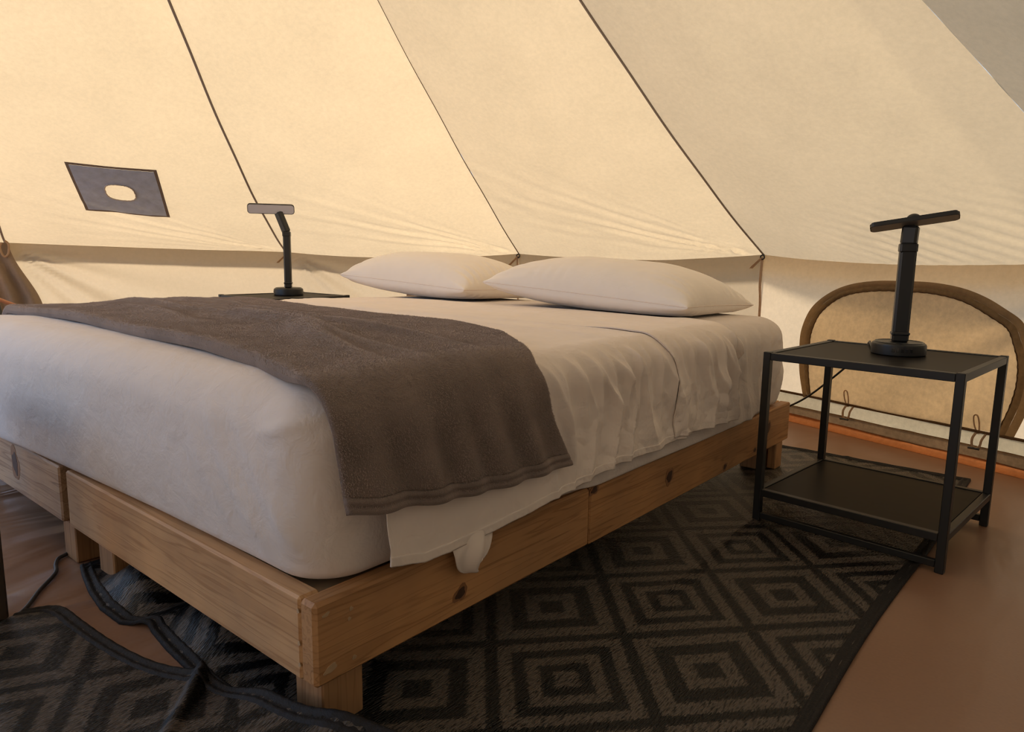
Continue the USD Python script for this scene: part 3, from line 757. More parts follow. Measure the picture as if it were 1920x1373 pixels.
def top_wrinkle(x, y):
    w = 0.008 * (fbm(np.stack([x * 2.6, y * 10.0, 0 * x], -1), 4, 6) - 0.5)
    for y0, sl, am, wd in ((1.02, 0.10, 0.004, 0.018), (1.30, 0.06, 0.0035, 0.020), (0.86, -0.05, 0.004, 0.022), (1.46, 0.1, 0.003, 0.02), (1.16, -0.02, 0.0025, 0.014)):
        yy = y - (y0 + sl * x + 0.02 * np.sin(x * 4 + y0 * 9)); w = w + 1.7 * am * np.exp(-(yy / wd) ** 2) * (0.5 + 0.5 * noise(np.stack([x * 2.5, 0 * x + y0 * 7, 0 * x], -1), 8))
    return w
def sheet_grid(y0f, y1f, c0, c1f, nu, nv, lift, amp):
    f = np.linspace(0, 1, nv)[None]; e = np.linspace(0, 1, nu)[:, None]
    e2 = 1 - (1 - e) ** 2.2                                     # denser towards the right side
    yb = y0f(e2) + (y1f(e2) - y0f(e2)) * f
    cend = c1f(yb)
    c_ = c0 + (cend - c0) * e2
    base, n = drape(c_, yb)
    off = lift + top_wrinkle(base[..., 0], yb) * sst(0.05, -0.1, c_) + amp * side_wrinkle(yb, c_)
    off = np.maximum(off, lift * 0.55) + 0.010 * sst(0.12, 0.34, c_)
    P, n = drape(c_, yb, off, 0.02)
    n = gridnormals(P); n *= np.sign(np.sum(n * np.stack([0.6 + 0 * c_, 0 * c_, 0.8 + 0 * c_], -1), -1, keepdims=True))
    return P, n, c_
yst = lambda e: 0.30 - 0.175 * sst(0.72, 0.95, e)
yen = lambda e: 1.47 + 0 * e
HW = 0.016
P, n, c_ = sheet_grid(yst, yen, -1.80, lambda y: hem_c(y) - HW, 300, 420, 0.0065, 0.0175)
obj("cloth", solid_sheet(P, n, np.full(P.shape[:2], 0.0009), np.full(P.shape[:2], -0.0009)), M["sheet"], fs, smooth=True)
# stitched hem along the lower edge
yy = np.linspace(0.125, 1.47, 420)[None]; ee = np.linspace(0, 1, 8)[:, None]
cc = hem_c(yy) - HW - 0.001 + (HW + 0.001) * ee
off = 0.0065 + 0.0175 * side_wrinkle(yy + 0 * cc, cc); off = np.maximum(off, 0.0036) + 0.010 * sst(0.12, 0.34, cc)
off = off + 0.0016 * (noise(np.stack([yy * 160 + 0 * ee, 0 * yy + ee * 2, 0 * yy + 0 * ee], -1), 5) - 0.5) * np.sin(PI * ee)
Ph, nh = drape(cc, yy + 0 * cc, off, 0.02)
nh = gridnormals(Ph); nh *= np.sign(nh[..., :1] + 1e-9)
obj("hem", solid_sheet(Ph, nh, 0.0022 + 0 * cc, -0.0014 + 0 * cc), M["hem"], fs, smooth=True)
# turned-down band whose corner hangs beside the nightstand
hemf = lambda y: 0.540 - 0.070 - np.interp(y, [1.0, 1.06, 1.12, 1.25, 1.40, 1.46], [0.286, 0.286, 0.284, 0.276, 0.270, 0.268]) + QR
ys2 = lambda e: 0.985 + 0.03 * sst(0.6, 0.85, e) + 0.045 * sst(0.80, 1.0, e)
ye2 = lambda e: 1.445 + 0.0 * e
P2, n2, c2 = sheet_grid(ys2, ye2, -1.80, lambda y: hemf(y) - HW, 240, 160, 0.0098, 0.0185)
th2 = 0.0005 + 0.0023 * sst(-0.16, -0.03, c2)
P2 = P2 - n2 * (0.0027 * sst(-0.06, -0.20, c2))[..., None]
obj("turned_down_band", solid_sheet(P2, n2, th2, -0.0008 + 0 * c2), M["sheet"], fs, smooth=True)
yy = np.linspace(1.06, 1.445, 110)[None]
cc = hemf(yy) - HW - 0.001 + (HW + 0.001) * ee
off = 0.0098 + 0.0185 * side_wrinkle(yy + 0 * cc, cc); off = np.maximum(off, 0.0052) + 0.010 * sst(0.12, 0.34, cc) + 0.0014 * (noise(np.stack([yy * 160 + 0 * ee, 0 * yy + ee * 2, 0 * yy + 0 * ee], -1), 6) - 0.5) * np.sin(PI * ee)
Ph, _ = drape(cc, yy + 0 * cc, off, 0.02); nh = gridnormals(Ph); nh *= np.sign(nh[..., :1] + 1e-9)
obj("hem", solid_sheet(Ph, nh, 0.0026 + 0 * cc, -0.001 + 0 * cc), M["hem"], fs, smooth=True)
# tongue of the corner folded out below the hem
uu, vv = np.meshgrid(np.linspace(0, 1, 24), np.linspace(0, 1, 24), indexing="ij")
half = 0.050 * np.sqrt(np.clip(1 - vv ** 3.2, 0.02, 1)) * (0.92 + 0.12 * vv)
yt = 0.316 + 0.012 * vv + (2 * uu - 1) * half; zt_ = 0.262 - 0.072 * vv + 0.026 * (uu - 0.5) - 0.004 * np.sin(PI * uu)
xt_ = 0.014 + 0.018 * np.sin(PI * np.clip(uu, 0, 1)) * (0.35 + 0.65 * np.sin(PI * np.clip(vv, 0, 1))) + 0.005 * np.sin(uu * 12 + vv * 4) * sst(0, .4, vv)
Pt = np.stack([xt_, yt, zt_], -1); nt = gridnormals(Pt); nt *= np.sign(nt[..., :1] + 1e-9)
obj("folded_corner", solid_sheet(Pt, nt, 0.0016 + 0 * uu, -0.0012 + 0 * uu), M["hem"], fs, smooth=True)

# ------------------------------------------------------------------ blanket
bk = thing("blanket", "dark grey-brown fleece throw laid across the foot of the bed, draping over the right side", "blanket")
CL = -2.05
def b_front(c):
    return np.interp(c, [-2.1, -1.90, -1.0, -0.45, -0.22, -0.10, 0.0, 0.08, 0.20, 0.30], [0.175, 0.165, 0.142, 0.115, 0.092, 0.060, 0.030, 0.026, 0.040, 0.055])
def b_back(c):
    return np.interp(c, [-2.1, -1.90, -1.1, -0.60, -0.35, -0.12, 0.0, 0.06, 0.14, 0.20, 0.30], [0.90, 0.90, 0.765, 0.690, 0.715, 0.640, 0.545, 0.512, 0.535, 0.565, 0.618])
def b_end(f): return 0.540 - 0.070 - (0.366 - 0.048 * f - 0.012 * np.sin(PI * f)) + QR
def blanket_grid(e0, e1, nu, nv, sub=None):
    f = np.linspace(0, 1, nv)[None]; e = np.linspace(e0, e1, nu)[:, None] if sub is None else sub
    cend = b_end(f)
    c_ = CL + (cend - CL) * e + 0 * f
    yb = b_front(c_) + (b_back(c_) - b_front(c_)) * f
    x = np.minimum(c_, 0)
    w = 0.013 * (fbm(np.stack([c_ * 2.6, yb * 6.0, 0 * c_], -1), 3, 19) - 0.4)
    # folds gathered towards the right front corner
    for y0, sl, am, wd, cc0, cw in ((0.345, 0.16, 0.022, 0.020, -0.50, 0.34), (0.45, 0.10, 0.015, 0.016, -0.42, 0.30), (0.27, 0.22, 0.014, 0.022, -0.30, 0.22), (0.40, -0.10, 0.012, 0.014, -0.62, 0.22), (0.54, -0.04, 0.008, 0.022, -0.9, 0.5), (0.42, 0.03, 0.012, 0.018, -1.35, 0.45), (0.62, 0.02, 0.008, 0.016, -1.5, 0.4), (0.30, 0.05, 0.010, 0.03, -1.1, 0.3)):
        d = yb - (y0 - sl * (c_ - cc0) + 0.012 * np.sin(c_ * 9 + y0 * 20)); w = w + 1.5 * am * np.exp(-np.abs(d / wd) ** 1.6) * np.exp(-((c_ - cc0) / cw) ** 2)
    dn = np.maximum(c_, 0)
    hang = sst(0.03, 0.2, dn) * (1 - 0.45 * sst(0.17, 0.30, dn))
    for f0, am, wd, lean in ((0.10, 0.016, 0.07, 0.10), (0.30, 0.014, 0.06, 0.12), (0.47, 0.011, 0.05, 0.05), (0.63, 0.013, 0.06, 0.02), (0.82, 0.012, 0.05, -0.05)):
        w = w + 1.35 * am * np.exp(-(((f - f0 - lean * (dn - 0.15)) / wd) ** 2)) * hang
    w = w + 0.006 * (fbm(np.stack([dn * 14, yb * 16, 0 * c_], -1), 2, 23) - 0.5) * hang
    # the front edge is rolled, fuller than the rest
    roll = np.exp(-((f / 0.09) ** 2)) * sst(0.06, -0.10, c_)
    w = w * (1 - 0.7 * roll) + roll * (-0.004 + 0.003 * np.sin(c_ * 9)) + 0.004 * np.exp(-(((f - 1.0) / 0.05) ** 2))
    th = (0.0070 + 0.009 * roll) * np.sqrt(np.clip(1 - np.abs(2 * f - 1) ** 60, 0, 1)) + 0 * c_
    lift = 0.0175 + np.maximum(w, -0.004 - 0.004 * roll) + 0.012 * sst(0.12, 0.36, dn)
    P, n = drape(c_, yb, lift, 0.03)
    n = gridnormals(P); n *= np.sign(np.sum(n * np.stack([0.6 + 0 * c_, 0 * c_, 0.8 + 0 * c_], -1), -1, keepdims=True))
    return P, n, th, c_
e_hem = 1 - 0.030 / 2.35
es = np.unique(np.r_[np.linspace(0, 0.80, 110), np.linspace(0.80, e_hem, 150)])[:, None]
fq = 260
P, n, th, c_ = blanket_grid(0, 1, 0, fq, es)
obj("fleece", solid_sheet(P, n, th, -th), M["fleece"], bk, smooth=True)
es = np.linspace(e_hem - 0.0008, 1.0, 14)[:, None]
P, n, th, c_ = blanket_grid(0, 1, 0, fq, es)
prof = np.sqrt(np.clip(1 - np.abs(2 * np.linspace(0, 1, 14) - 1) ** 4, 0, 1))[:, None]
obj("hem", solid_sheet(P, n, th * 1.5 * prof * (1 - 0.35 * np.exp(-((np.linspace(0, 1, 14)[:, None] - 0.5) / 0.10) ** 2)), -th * 1.3 * prof), M["fleece"], bk, smooth=True)
# short pile standing on the throw
es_p = np.linspace(0.02, 1.0, 420)[:, None]
Pp, np_, tp, cp = blanket_grid(0, 1, 0, 300, es_p)
rng = np.random.default_rng(5)
NP_ = 170000
iu = np.clip(rng.beta(1.4, 1.0, NP_), 0, 0.9999) * 418; iv = rng.random(NP_) * 298
i0, j0 = iu.astype(int), iv.astype(int); fu, fv = (iu - i0)[:, None], (iv - j0)[:, None]
bil = lambda A: (A[i0, j0] * (1 - fu) + A[i0 + 1, j0] * fu) * (1 - fv) + (A[i0, j0 + 1] * (1 - fu) + A[i0 + 1, j0 + 1] * fu) * fv
root = bil(Pp) + bil(np_) * (bil(tp[..., None]) - 0.0006)
nn_ = bil(np_); lean = rng.normal(0, 0.55, (NP_, 3)) + np.array([0.25, 0.0, -0.35]) + 0.6 * (np.stack([noise(root * 14, 41), noise(root * 14, 42), noise(root * 14, 43)], -1) - 0.5)
dr = nn_ + lean * 0.75; dr /= np.linalg.norm(dr, axis=1, keepdims=True)
ln = (0.0026 + 0.0022 * rng.random(NP_))[:, None]
cv = np.stack([root, root + dr * ln * 0.55, root + (dr * 0.8 + np.array([0, 0, -0.25])) * ln], 1)
bc = UsdGeom.BasisCurves.Define(stage, "/World/blanket/pile")
bc.CreateTypeAttr("linear"); bc.CreatePointsAttr(Vt.Vec3fArray.FromNumpy(cv.reshape(-1, 3).astype(np.float32)))
bc.CreateCurveVertexCountsAttr(Vt.IntArray.FromNumpy(np.full(NP_, 3, np.int32)))
bc.CreateWidthsAttr(Vt.FloatArray.FromNumpy(np.tile(np.array([0.0007, 0.0006, 0.00025], np.float32), NP_))); bc.SetWidthsInterpolation("vertex")
UsdShade.MaterialBindingAPI.Apply(bc.GetPrim()).Bind(M["pile"]); keys(bc.GetPrim(), kind="stuff")

# ------------------------------------------------------------------ pillows
def pillow(name, label, centre, yaw, pitch, roll, a, b, h, hb, seed):
    p_ = thing(name, label, "pillow", group=None)
    N = 110
    s = np.linspace(-1, 1, N); s = np.sign(s) * (1 - (1 - np.abs(s)) ** 1.5)
    U, V = np.meshgrid(s, s, indexing="ij")
    def surf(sg):
        # plan outline: sides drawn in between pointed corners
        x = a * U * (1 - 0.055 * (1 - V ** 2) * np.abs(U) ** 3); y = b * V * (1 - 0.085 * (1 - U ** 2) * np.abs(V) ** 3)
        au, av = np.abs(U), np.abs(V)
        ex_ = 0.50 if sg > 0 else 0.34
        prof = (np.clip(1 - au ** 3.4, 0, 1) * np.clip(1 - av ** 2.6, 0, 1)) ** ex_ * (1 - 0.10 * au ** 2)
        z = h * prof
        # puckers that run in from the seam
        edge = np.exp(-(1 - np.maximum(np.abs(U), np.abs(V))) / 0.16) * sst(0.0, 0.06, 1 - np.maximum(np.abs(U), np.abs(V)))
        al = np.where(np.abs(U) * a > np.abs(V) * b, V * b, U * a)
        pk = np.sin(al * 140 + 5 * fbm(np.stack([al * 9, 0 * al + seed, 0 * al], -1), 2, seed)) * (0.4 + 0.6 * noise(np.stack([al * 11, 0 * al + sg, 0 * al + seed], -1), seed + 2))
        z = z + 0.016 * edge * pk * prof ** 0.3 * sst(0.40, 0.75, noise(np.stack([al * 5.5, 0 * al + sg * 2.0 + seed, np.abs(U) * 2], -1), seed + 9)) * (0.35 + 0.65 * sst(0.55, 0.85, np.abs(U)))
        z = z + 0.012 * (fbm(np.stack([U * 2.2, V * 2.2, U * 0 + sg], -1), 3, seed + 5) - 0.5) * prof
        if sg < 0: z = z * hb / h
        return np.stack([x, y, sg * z], -1)
    T = np.eye(4)
    R = trimesh.transformations.euler_matrix(roll, pitch, yaw, "sxyz"); T = R; T[:3, 3] = centre
    m = cat(sheetmesh(surf(1)), sheetmesh(surf(-1), True)); m.merge_vertices(digits_vertex=6)
    v = np.array(m.vertices)
    m.apply_transform(T)
    v = np.array(m.vertices); v[:, 2] = np.maximum(v[:, 2], ztop(np.clip(v[:, 0], X0 + .1, X1 - .1), v[:, 1]) + 0.009)     # the underside is pressed flat by the bed
    m.vertices = v
    obj("case", m, M["pillow"], p_, smooth=True)
    # seam round the case
    e = np.linspace(-1, 1, 60)
    loop = np.vstack([np.c_[e, -np.ones(60)], np.c_[np.ones(60), e], np.c_[e[::-1], np.ones(60)], np.c_[-np.ones(60), e[::-1]]])
    x = a * loop[:, 0] * (1 - 0.055 * (1 - loop[:, 1] ** 2) * np.abs(loop[:, 0]) ** 3); y = b * loop[:, 1] * (1 - 0.085 * (1 - loop[:, 0] ** 2) * np.abs(loop[:, 1]) ** 3)
    sm = tube(np.c_[x, y, 0 * x], 0.0015, 6); sm.apply_transform(T)
    sv = np.array(sm.vertices); sv[:, 2] = np.maximum(sv[:, 2], MZ1 + 0.014); sm.vertices = sv
    obj("seam", sm, M["hem"], p_, smooth=True)
pillow("pillow", "white pillow in front, nearer the nightstand, overlapping its neighbour", (-0.565, 1.715, 0.606), 0.02, 0.060, -0.03, 0.415, 0.275, 0.126, 0.062, 4)
pillow("pillow", "white pillow behind, at the far left of the bed's head", (-1.505, 1.745, 0.612), -0.03, 0.045, -0.03, 0.410, 0.265, 0.136, 0.066, 9)

# ------------------------------------------------------------------ nightstands
def nightstand(label, loc, rz, w, d, h, zs, zfoot=0.0):
    t = thing("nightstand", label, "nightstand", loc=loc, rz=rz)
    s = 0.020
    for x in (0, w - s):
        for y in (0, d - s): obj("leg", cbox((x, y, zfoot if x == 0 else 0), (x + s, y + s, h), 0.0015), M["metal"], t)
    zt = h - 0.016
    for z, nm in ((h - 0.022, "top_rail"), (zs - 0.022, "shelf_rail")):
        obj(nm, cbox((s, 0.0008, z), (w - s, s - .0008, z + 0.020), 0.0015), M["metal"], t)
        obj(nm, cbox((s, d - s + .0008, z), (w - s, d - .0008, z + 0.020), 0.0015), M["metal"], t)
        obj(nm, cbox((0.0008, s, z), (s - .0008, d - s, z + 0.020), 0.0015), M["metal"], t)
        obj(nm, cbox((w - s + .0008, s, z), (w - .0008, d - s, z + 0.020), 0.0015), M["metal"], t)
    obj("tabletop", cbox((s + 0.0015, s + 0.0015, h - 0.017), (w - s - 0.0015, d - s - 0.0015, h - 0.0045), 0.001), M["panel"], t)
    obj("shelf", cbox((s + 0.0015, s + 0.0015, zs - 0.017), (w - s - 0.0015, d - s - 0.0015, zs - 0.0045), 0.001), M["panel"], t)
    obj("stretcher", cbox((s, 0.002, 0.012), (w - s, s - 0.002, 0.030), 0.0015), M["metal"], t)
    obj("stretcher", cbox((s, d - s + 0.002, 0.012), (w - s, d - 0.002, 0.030), 0.0015), M["metal"], t)
    return t
nightstand("black metal nightstand with a lower shelf, standing right of the bed on the rug's edge", (0.1212, 1.3783, 0.0), math.degrees(-0.0848), 0.4843, 0.4627, 0.488, 0.1, 0.0054)
nightstand("dark nightstand on the far side of the bed, mostly hidden behind the mattress", (-2.405, 1.150, 0.0), 0.0, 0.40, 0.46, 0.5345, 0.1)

# ------------------------------------------------------------------ lamps
def lamp(label, loc, yaw, arm, head_c, head_dir, head_face, tall, knob):
    """arm: end of the hinge arm (relative to the base), head_c: centre of the light bar, head_dir: along it, head_face: where the diffuser looks"""
    t = thing("desk_lamp", label, "lamp", loc=loc)
    R = trimesh.transformations.rotation_matrix(yaw, (0, 0, 1))
    def put(name, m, mat, parent=t, rot=True):
        if rot: m.apply_transform(R)
        return obj(name, m, mat, parent, smooth=35)
    b = put("base", lathe([(0, 0), (0.066, 0), (0.069, 0.003), (0.069, 0.026), (0.067, 0.031), (0.062, 0.034), (0.030, 0.035), (0, 0.035)], 56), M["plastic"])
    ring = lathe([(0.058, 0.0342), (0.0600, 0.0362), (0.0625, 0.0346), (0.0625, 0.033), (0.058, 0.033)], 56)
    put("base_ring", ring, M["plastic_gloss"], b)
    for i in range(5):
        m = cbox((-0.004, -0.0008, -0.005), (0.004, 0.0008, 0.005), 0.0006)
        th = -PI / 2 + (i - 2) * 0.16
        T = trimesh.transformations.rotation_matrix(th + PI / 2, (0, 0, 1)); T[:3, 3] = (0.0692 * math.cos(th), 0.0692 * math.sin(th), 0.017)
        m.apply_transform(T); put("button", m, M["plastic_gloss"], b)
    put("collar", cbox((-0.021, -0.017, 0.0345), (0.021, 0.017, 0.058), 0.005), M["plastic_gloss"])
    put("stem", cbox((-0.0205, -0.0165, 0.0575), (0.0205, 0.0165, tall), 0.006), M["plastic"])
    put("collar", cbox((-0.0228, -0.0188, 0.052), (0.0228, 0.0188, 0.064), 0.004), M["plastic"])
    put("hinge", cat(cbox((-0.0225, -0.0185, tall - 0.022), (0.0218, 0.0178, tall + 0.006), 0.005)), M["plastic"])
    arm = np.array(arm, float)
    s = np.array([0, 0, tall])
    put("arm", bar(s, arm, 0.040, 0.030, 0.006, up=(0, 1, 0)), M["plastic"], rot=False)
    hd = np.array(head_dir, float); hd /= np.linalg.norm(hd)
    hf = np.array(head_face, float); hf -= (hf @ hd) * hd; hf /= np.linalg.norm(hf)
    wd = np.cross(hf, hd)
    T = np.eye(4); T[:3, 0], T[:3, 1], T[:3, 2], T[:3, 3] = hd, wd, hf, head_c
    from shapely.geometry import box as sbox
    outline = sbox(-0.092, -0.010, 0.092, 0.010).buffer(0.014, quad_segs=6)
    hm = trimesh.creation.extrude_polygon(outline, 0.009, engine="earcut"); hm.apply_translation((0, 0, -0.0045))
    hm2 = trimesh.creation.extrude_polygon(outline.buffer(-0.004), 0.004, engine="earcut"); hm2.apply_translation((0, 0, -0.0085))
    hm = cat(hm, hm2); hm.apply_transform(T)
    head = obj("light_bar", hm, M["plastic"], t, smooth=35)
    df = trimesh.creation.extrude_polygon(outline.buffer(-0.0028), 0.0012, engine="earcut"); df.apply_translation((0, 0, 0.0040)); df.apply_transform(T)
    obj("diffuser", df, M["diffuser"] if not knob else M["diffuser_dim"], head, smooth=35)
    kn = trimesh.creation.icosphere(3, 1.0); kn.apply_scale((0.017, 0.013, 0.013)); kn.apply_translation((0, 0, -0.010)); kn.apply_transform(T)
    obj("swivel_knob", kn, M["plastic"], t, smooth=True)
    return t
M["diffuser_dim"] = simple("lamp_diffuser_grey", (0.16, 0.135, 0.12), 0.4)
lamp("black desk lamp with a tilted light bar, standing on the near nightstand", (0.4005, 1.6405, 0.4837), math.radians(20), (0.002, 0.0, 0.352), (0.008, -0.004, 0.361), (0.207, 0.04, 0.034), (0.10, -0.30, -0.95), 0.300, True)
lamp("black desk lamp with pale light panel, on the far nightstand beyond the bed", (-2.235, 1.420, 0.5302), math.radians(-40), (-0.018, -0.030, 0.395), (-0.028, -0.062, 0.408), (0.555, 0.83, 0.0), (0.70, -0.58, -0.40), 0.300, False)

# power cord from the lamp down behind the bed
pc = curve([(0.33, 1.66, 0.492), (0.29, 1.80, 0.4925), (0.275, 1.850, 0.486), (0.24, 1.900, 0.44), (0.13, 1.98, 0.33), (0.02, 2.06, 0.235), (-0.10, 2.10, 0.16), (-0.24, 2.16, 0.07), (-0.4, 2.2, 0.008)], 70)
obj("power_cord", tube(pc, 0.0034, 8), M["cable"], None, smooth=True, label="thin black cord running from the near lamp down behind the bed", cat="cord")
cb = curve([(-0.70, -0.262, 0.012), (-0.755, -0.205, 0.010), (-0.80, -0.150, 0.007), (-0.878, -0.097, 0.006), (-0.946, -0.045, 0.006), (-0.995, -0.028, 0.006), (-1.030, -0.010, 0.006), (-1.060, 0.025, 0.006), (-1.20, 0.10, 0.006), (-1.5, 0.3, 0.006)], 90)
obj("floor_cable", tube(cb, 0.0045, 8), M["cable"], None, smooth=True, label="grey cable snaking over the groundsheet from the pole to under the bed", cat="cable")

# ------------------------------------------------------------------ rugs
def rug(name, label, X, Y, zf, mat, border, th=0.004):
    """X, Y: grids of plan positions; zf: height of the underside"""
    r = thing(name, label, "rug")
    Z = zf(X, Y) + 0.0008
    P = np.stack([X, Y, Z], -1); n = gridnormals(P); n *= np.sign(n[..., 2:3])
    obj("weave", solid_sheet(P, n, th + 0 * X, 0 * X), mat, r, smooth=True)
    for path in border:
        rows = []
        for o, hh in ((-0.0025, -0.003), (-0.002, 0.002), (0.002, 0.0042), (0.0055, 0.0042), (0.009, 0.0016), (0.012, 0.0010), (0.015, 0.0016), (0.0185, 0.0040), (0.022, 0.0040), (0.026, 0.0005)):
            p = path(o); z = zf(p[:, 0], p[:, 1]) + th + hh + 0.0004 * np.sin(np.arange(len(p)) * 1.3)
            rows.append(np.c_[p, z])
        m = sheetmesh(np.stack(rows, 0))
        if m.face_normals[:, 2].mean() < 0: m.invert()
        obj("binding", m, M["binding"], r, smooth=True)
    return r
xs = np.unique(np.r_[np.linspace(-0.95, -0.30, 110), np.linspace(-0.30, 0.545, 90)]); ysr = np.unique(np.r_[np.linspace(-0.075, 0.30, 80), np.linspace(0.30, 2.255, 170)])
YY, XX = np.meshgrid(ysr, xs)
def front_edge(x): return np.interp(x, [-0.95, -0.90, -0.80, -0.70, -0.61, -0.55, -0.45, -0.30, 0.0, 0.6], [0.010, -0.004, -0.026, -0.040, -0.038, -0.008, -0.020, -0.03, -0.03, -0.06])
def za(x, y):
    d = y - front_edge(x)
    # two flops of the corner: the edge lies on the floor, the cloth behind it bulges up under the bed
    rise = sst(0.0, 0.10, d) * sst(0.34, 0.16, d)
    lob = 0.062 * np.exp(-np.abs((x + 0.745) / 0.135) ** 3) + 0.050 * np.exp(-np.abs((x + 0.43) / 0.11) ** 3) + 0.02 * np.exp(-np.abs((x + 0.2) / 0.1) ** 2)
    rise = rise * (1 - np.exp(-((x + 0.85) / 0.065) ** 2 - ((y - 0.07) / 0.075) ** 2))
    z = lob * rise + 0.010 * np.exp(-((x + 0.56 - 0.2 * d) / 0.02) ** 2) * sst(0.3, 0.1, d)
    z = z + 0.003 * np.exp(-((x - 0.140 - 0.02 * np.sin(y * 3)) / 0.008) ** 2)
    z = z + 0.0035 * np.maximum(fbm(np.stack([x * 4, y * 4, 0 * x], -1), 2, 3) - 0.45, 0) * sst(0.3, 0.6, y)
    return np.maximum(z, 0)
fe = front_edge(xs)[:, None]
YA = fe + (2.255 - fe) * ((ysr - ysr[0]) / (ysr[-1] - ysr[0]))[None]
wob_r = 0.006 * np.sin(YA * 5.0)
XA = XX + wob_r * sst(0.4, 0.545, XX)
rug("straw_rug", "black and brown straw rug with nested diamonds, lying beside and under the bed", XA, YA, za, M["rug"],
    [lambda o: np.c_[0.545 - o + 0.006 * np.sin(np.linspace(-0.05, 2.25, 120) * 5.0), np.linspace(-0.05, 2.25, 120)], lambda o: np.c_[np.linspace(-0.945, 0.54, 80), np.full(80, 2.252 - o)],
     lambda o: np.c_[xs, front_edge(xs) + o], lambda o: np.c_[np.full(60, -0.948 + o), np.linspace(front_edge(-0.95), 2.25, 60)]])
# near rug: its edge wanders from the pole to the bed's corner post
ex = curve([(-0.782, -0.150, 0), (-0.745, -0.103, 0), (-0.65, -0.094, 0), (-0.550, -0.085, 0), (-0.409, -0.068, 0), (-0.307, -0.040, 0), (-0.270, -0.026, 0), (-0.200, -0.020, 0), (-0.120, -0.012, 0), (-0.050, -0.004, 0), (0.020, 0.012, 0), (0.085, 0.040, 0), (0.14, 0.055, 0), (0.22, 0.05, 0)], 220)[:, :2]
vv = np.linspace(0, 1, 150) ** 1.4
side = np.array([0.22, -0.975])
PX = ex[:, None, :] + side[None, None, :] * (vv * 1.15)[None, :, None]
def zb(x, y):
    x = np.asarray(x, float); y = np.asarray(y, float)
    ed = np.interp(x, ex[:, 0], ex[:, 1]); d = np.maximum(ed - y, 0)
    z = 0.0065 + 0.006 * np.exp(-d / 0.10) * (0.5 + 0.5 * np.sin(x * 17 + 1))
    # pinched pleat running in from the edge
    q_ = (x + 0.288) * 0.691 + (y + 0.030) * 0.723
    z = z + 0.020 * np.exp(-np.abs(q_ / 0.011) ** 2) * np.exp(-d / 0.22) + 0.010 * np.exp(-(q_ / 0.05) ** 2) * np.exp(-d / 0.3)
    # propped up against the bed's corner leg
    z = z + np.exp(-d / 0.13) * (0.046 * sst(-0.26, -0.10, x) * sst(0.30, 0.14, x) + 0.010 * np.exp(-((x - 0.035) / 0.04) ** 2))
    return z
rug("straw_rug", "dark straw rug with chevron bands and a raised pleat, nearest the camera at bottom left", PX[..., 0], PX[..., 1], zb, M["rugb"],
    [lambda o: ex + side * o])

# ------------------------------------------------------------------ things at the far left
cur = thing("door_curtain", "tan canvas door curtain tied back at the tent corner, far left behind the bed", "curtain")
uu = np.linspace(0, 1, 40)[:, None]; zz = np.linspace(0, 1, 60)[None]
J0 = seam(0, 1.0); a0 = math.radians(ANG[0]); inw = np.array([-math.cos(a0), -math.sin(a0), 0]); sdv = np.array([math.sin(a0), -math.cos(a0), 0])
wdt = 0.24 + 0.09 * sst(0.0, 0.55, zz)
lat = -0.10 + 0.10 * sst(0.0, .55, zz) * 0.9 + (uu - 0.5) * wdt
dep = 0.05 + 0.025 * np.sin(uu * 22 + zz * 2) * sst(0.0, 0.3, zz)
Pc = J0 + sdv * lat[..., None] + inw * dep[..., None]; Pc = Pc.copy(); Pc[..., 2] = J0[2] + 0.0 - zz * (J0[2] - 0.06) + 0 * uu
nc = gridnormals(Pc)
obj("cloth", solid_sheet(Pc, nc, 0.001 + 0 * dep, -0.001 + 0 * dep), M["curtain"], cur, smooth=True)
c0 = J0 + inw * 0.06 + sdv * 0.01
lp = np.array([c0 + sdv * x + [0, 0, z] + inw * 0.01 for x, z in curve([(-0.02, 0.0, 0), (-0.03, -0.03, 0), (-0.015, -0.075, 0), (0.005, -0.06, 0), (0.010, -0.01, 0), (-0.005, 0.01, 0)], 30)[:, :2]])
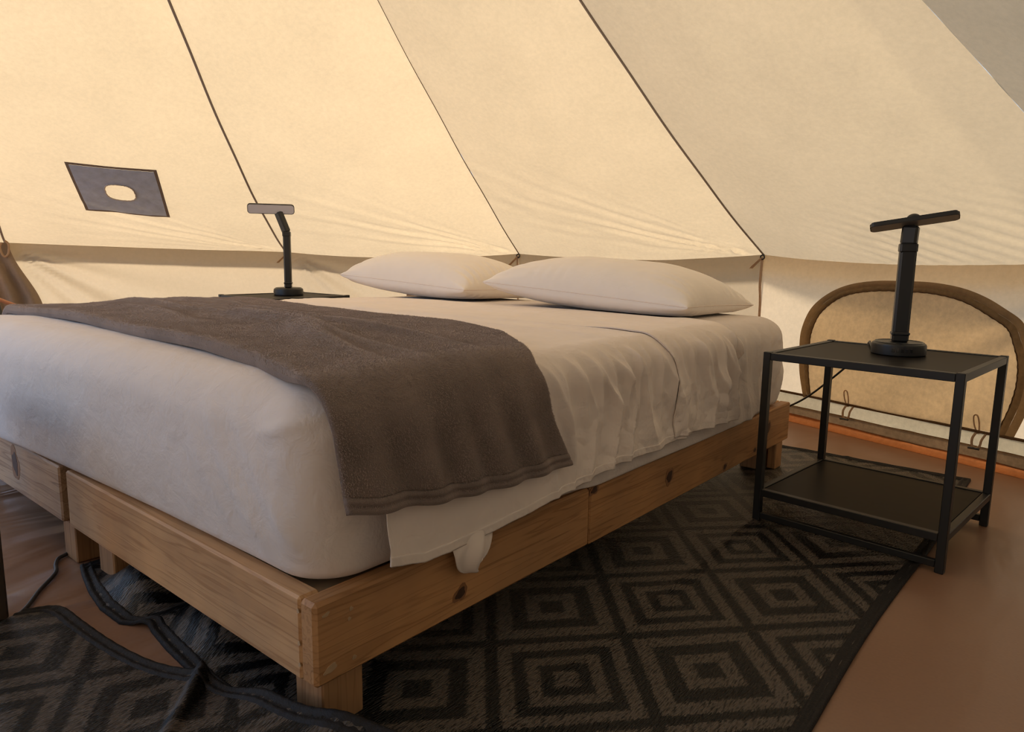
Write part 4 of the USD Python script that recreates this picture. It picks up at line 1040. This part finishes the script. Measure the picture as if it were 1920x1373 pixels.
obj("tie_loop", tube(lp, 0.006, 6), M["ribbon"], cur, smooth=True)

ch = thing("folding_chair", "grey folding camp chair with an orange tube, far left beyond the bed", "chair", loc=(-2.62, 0.32, 0))
uu = np.linspace(0, 1, 20)[:, None]; zz = np.linspace(0, 1, 30)[None]
Pb = np.stack([-0.05 - 0.03 * np.sin(zz * PI) - 0.10 * zz + 0 * uu, -0.26 + 0.28 * uu + 0.0 * zz, 0.38 + 0.285 * zz - 0.09 * (uu ** 3) * zz], -1)
nb = gridnormals(Pb)
obj("backrest", solid_sheet(Pb, nb, 0.004 + 0 * Pb[..., 0], -0.004 + 0 * Pb[..., 0]), M["greycloth"], ch, smooth=True)
Ps = np.stack([-0.05 + 0.36 * zz + 0 * uu, -0.26 + 0.28 * uu + 0 * zz, 0.385 - 0.03 * np.sin(zz * PI) + 0 * uu], -1); ns = gridnormals(Ps)
obj("seat", solid_sheet(Ps, ns, 0.004 + 0 * Ps[..., 0], -0.004 + 0 * Ps[..., 0]), M["greycloth"], ch, smooth=True)
obj("frame_tube", tube([(-0.06, -0.27, 0.66), (0.02, -0.05, 0.56), (0.10, 0.12, 0.47)], 0.008, 10), M["copper"], ch, smooth=True)
for y in (-0.265, 0.025):
    obj("leg", tube([(-0.16, y, 0.62), (0.0, y, 0.40), (0.28, y, 0.008)], 0.009, 10), M["metal"], ch, smooth=True)
    obj("leg", tube([(0.30, y, 0.39), (0.10, y, 0.2), (-0.08, y, 0.008)], 0.009, 10), M["metal"], ch, smooth=True)

# slatted crate whose corner shows behind the left pillow
cr = thing("slatted_crate", "brown slatted wooden crate corner peeping out behind the far pillow", "crate", loc=(-2.04, 2.14, 0.0), rz=20)
for i in range(7):
    z0 = 0.03 + i * 0.088
    obj("slat", cbox((-0.11, -0.006, z0), (0.11, 0.006, z0 + 0.07), 0.002), M["wicker"], cr)
for x in (-0.10, 0.10): obj("corner_post", cbox((x - 0.012, 0.0065, 0.0), (x + 0.012, 0.03, 0.64), 0.002), M["wicker"], cr)
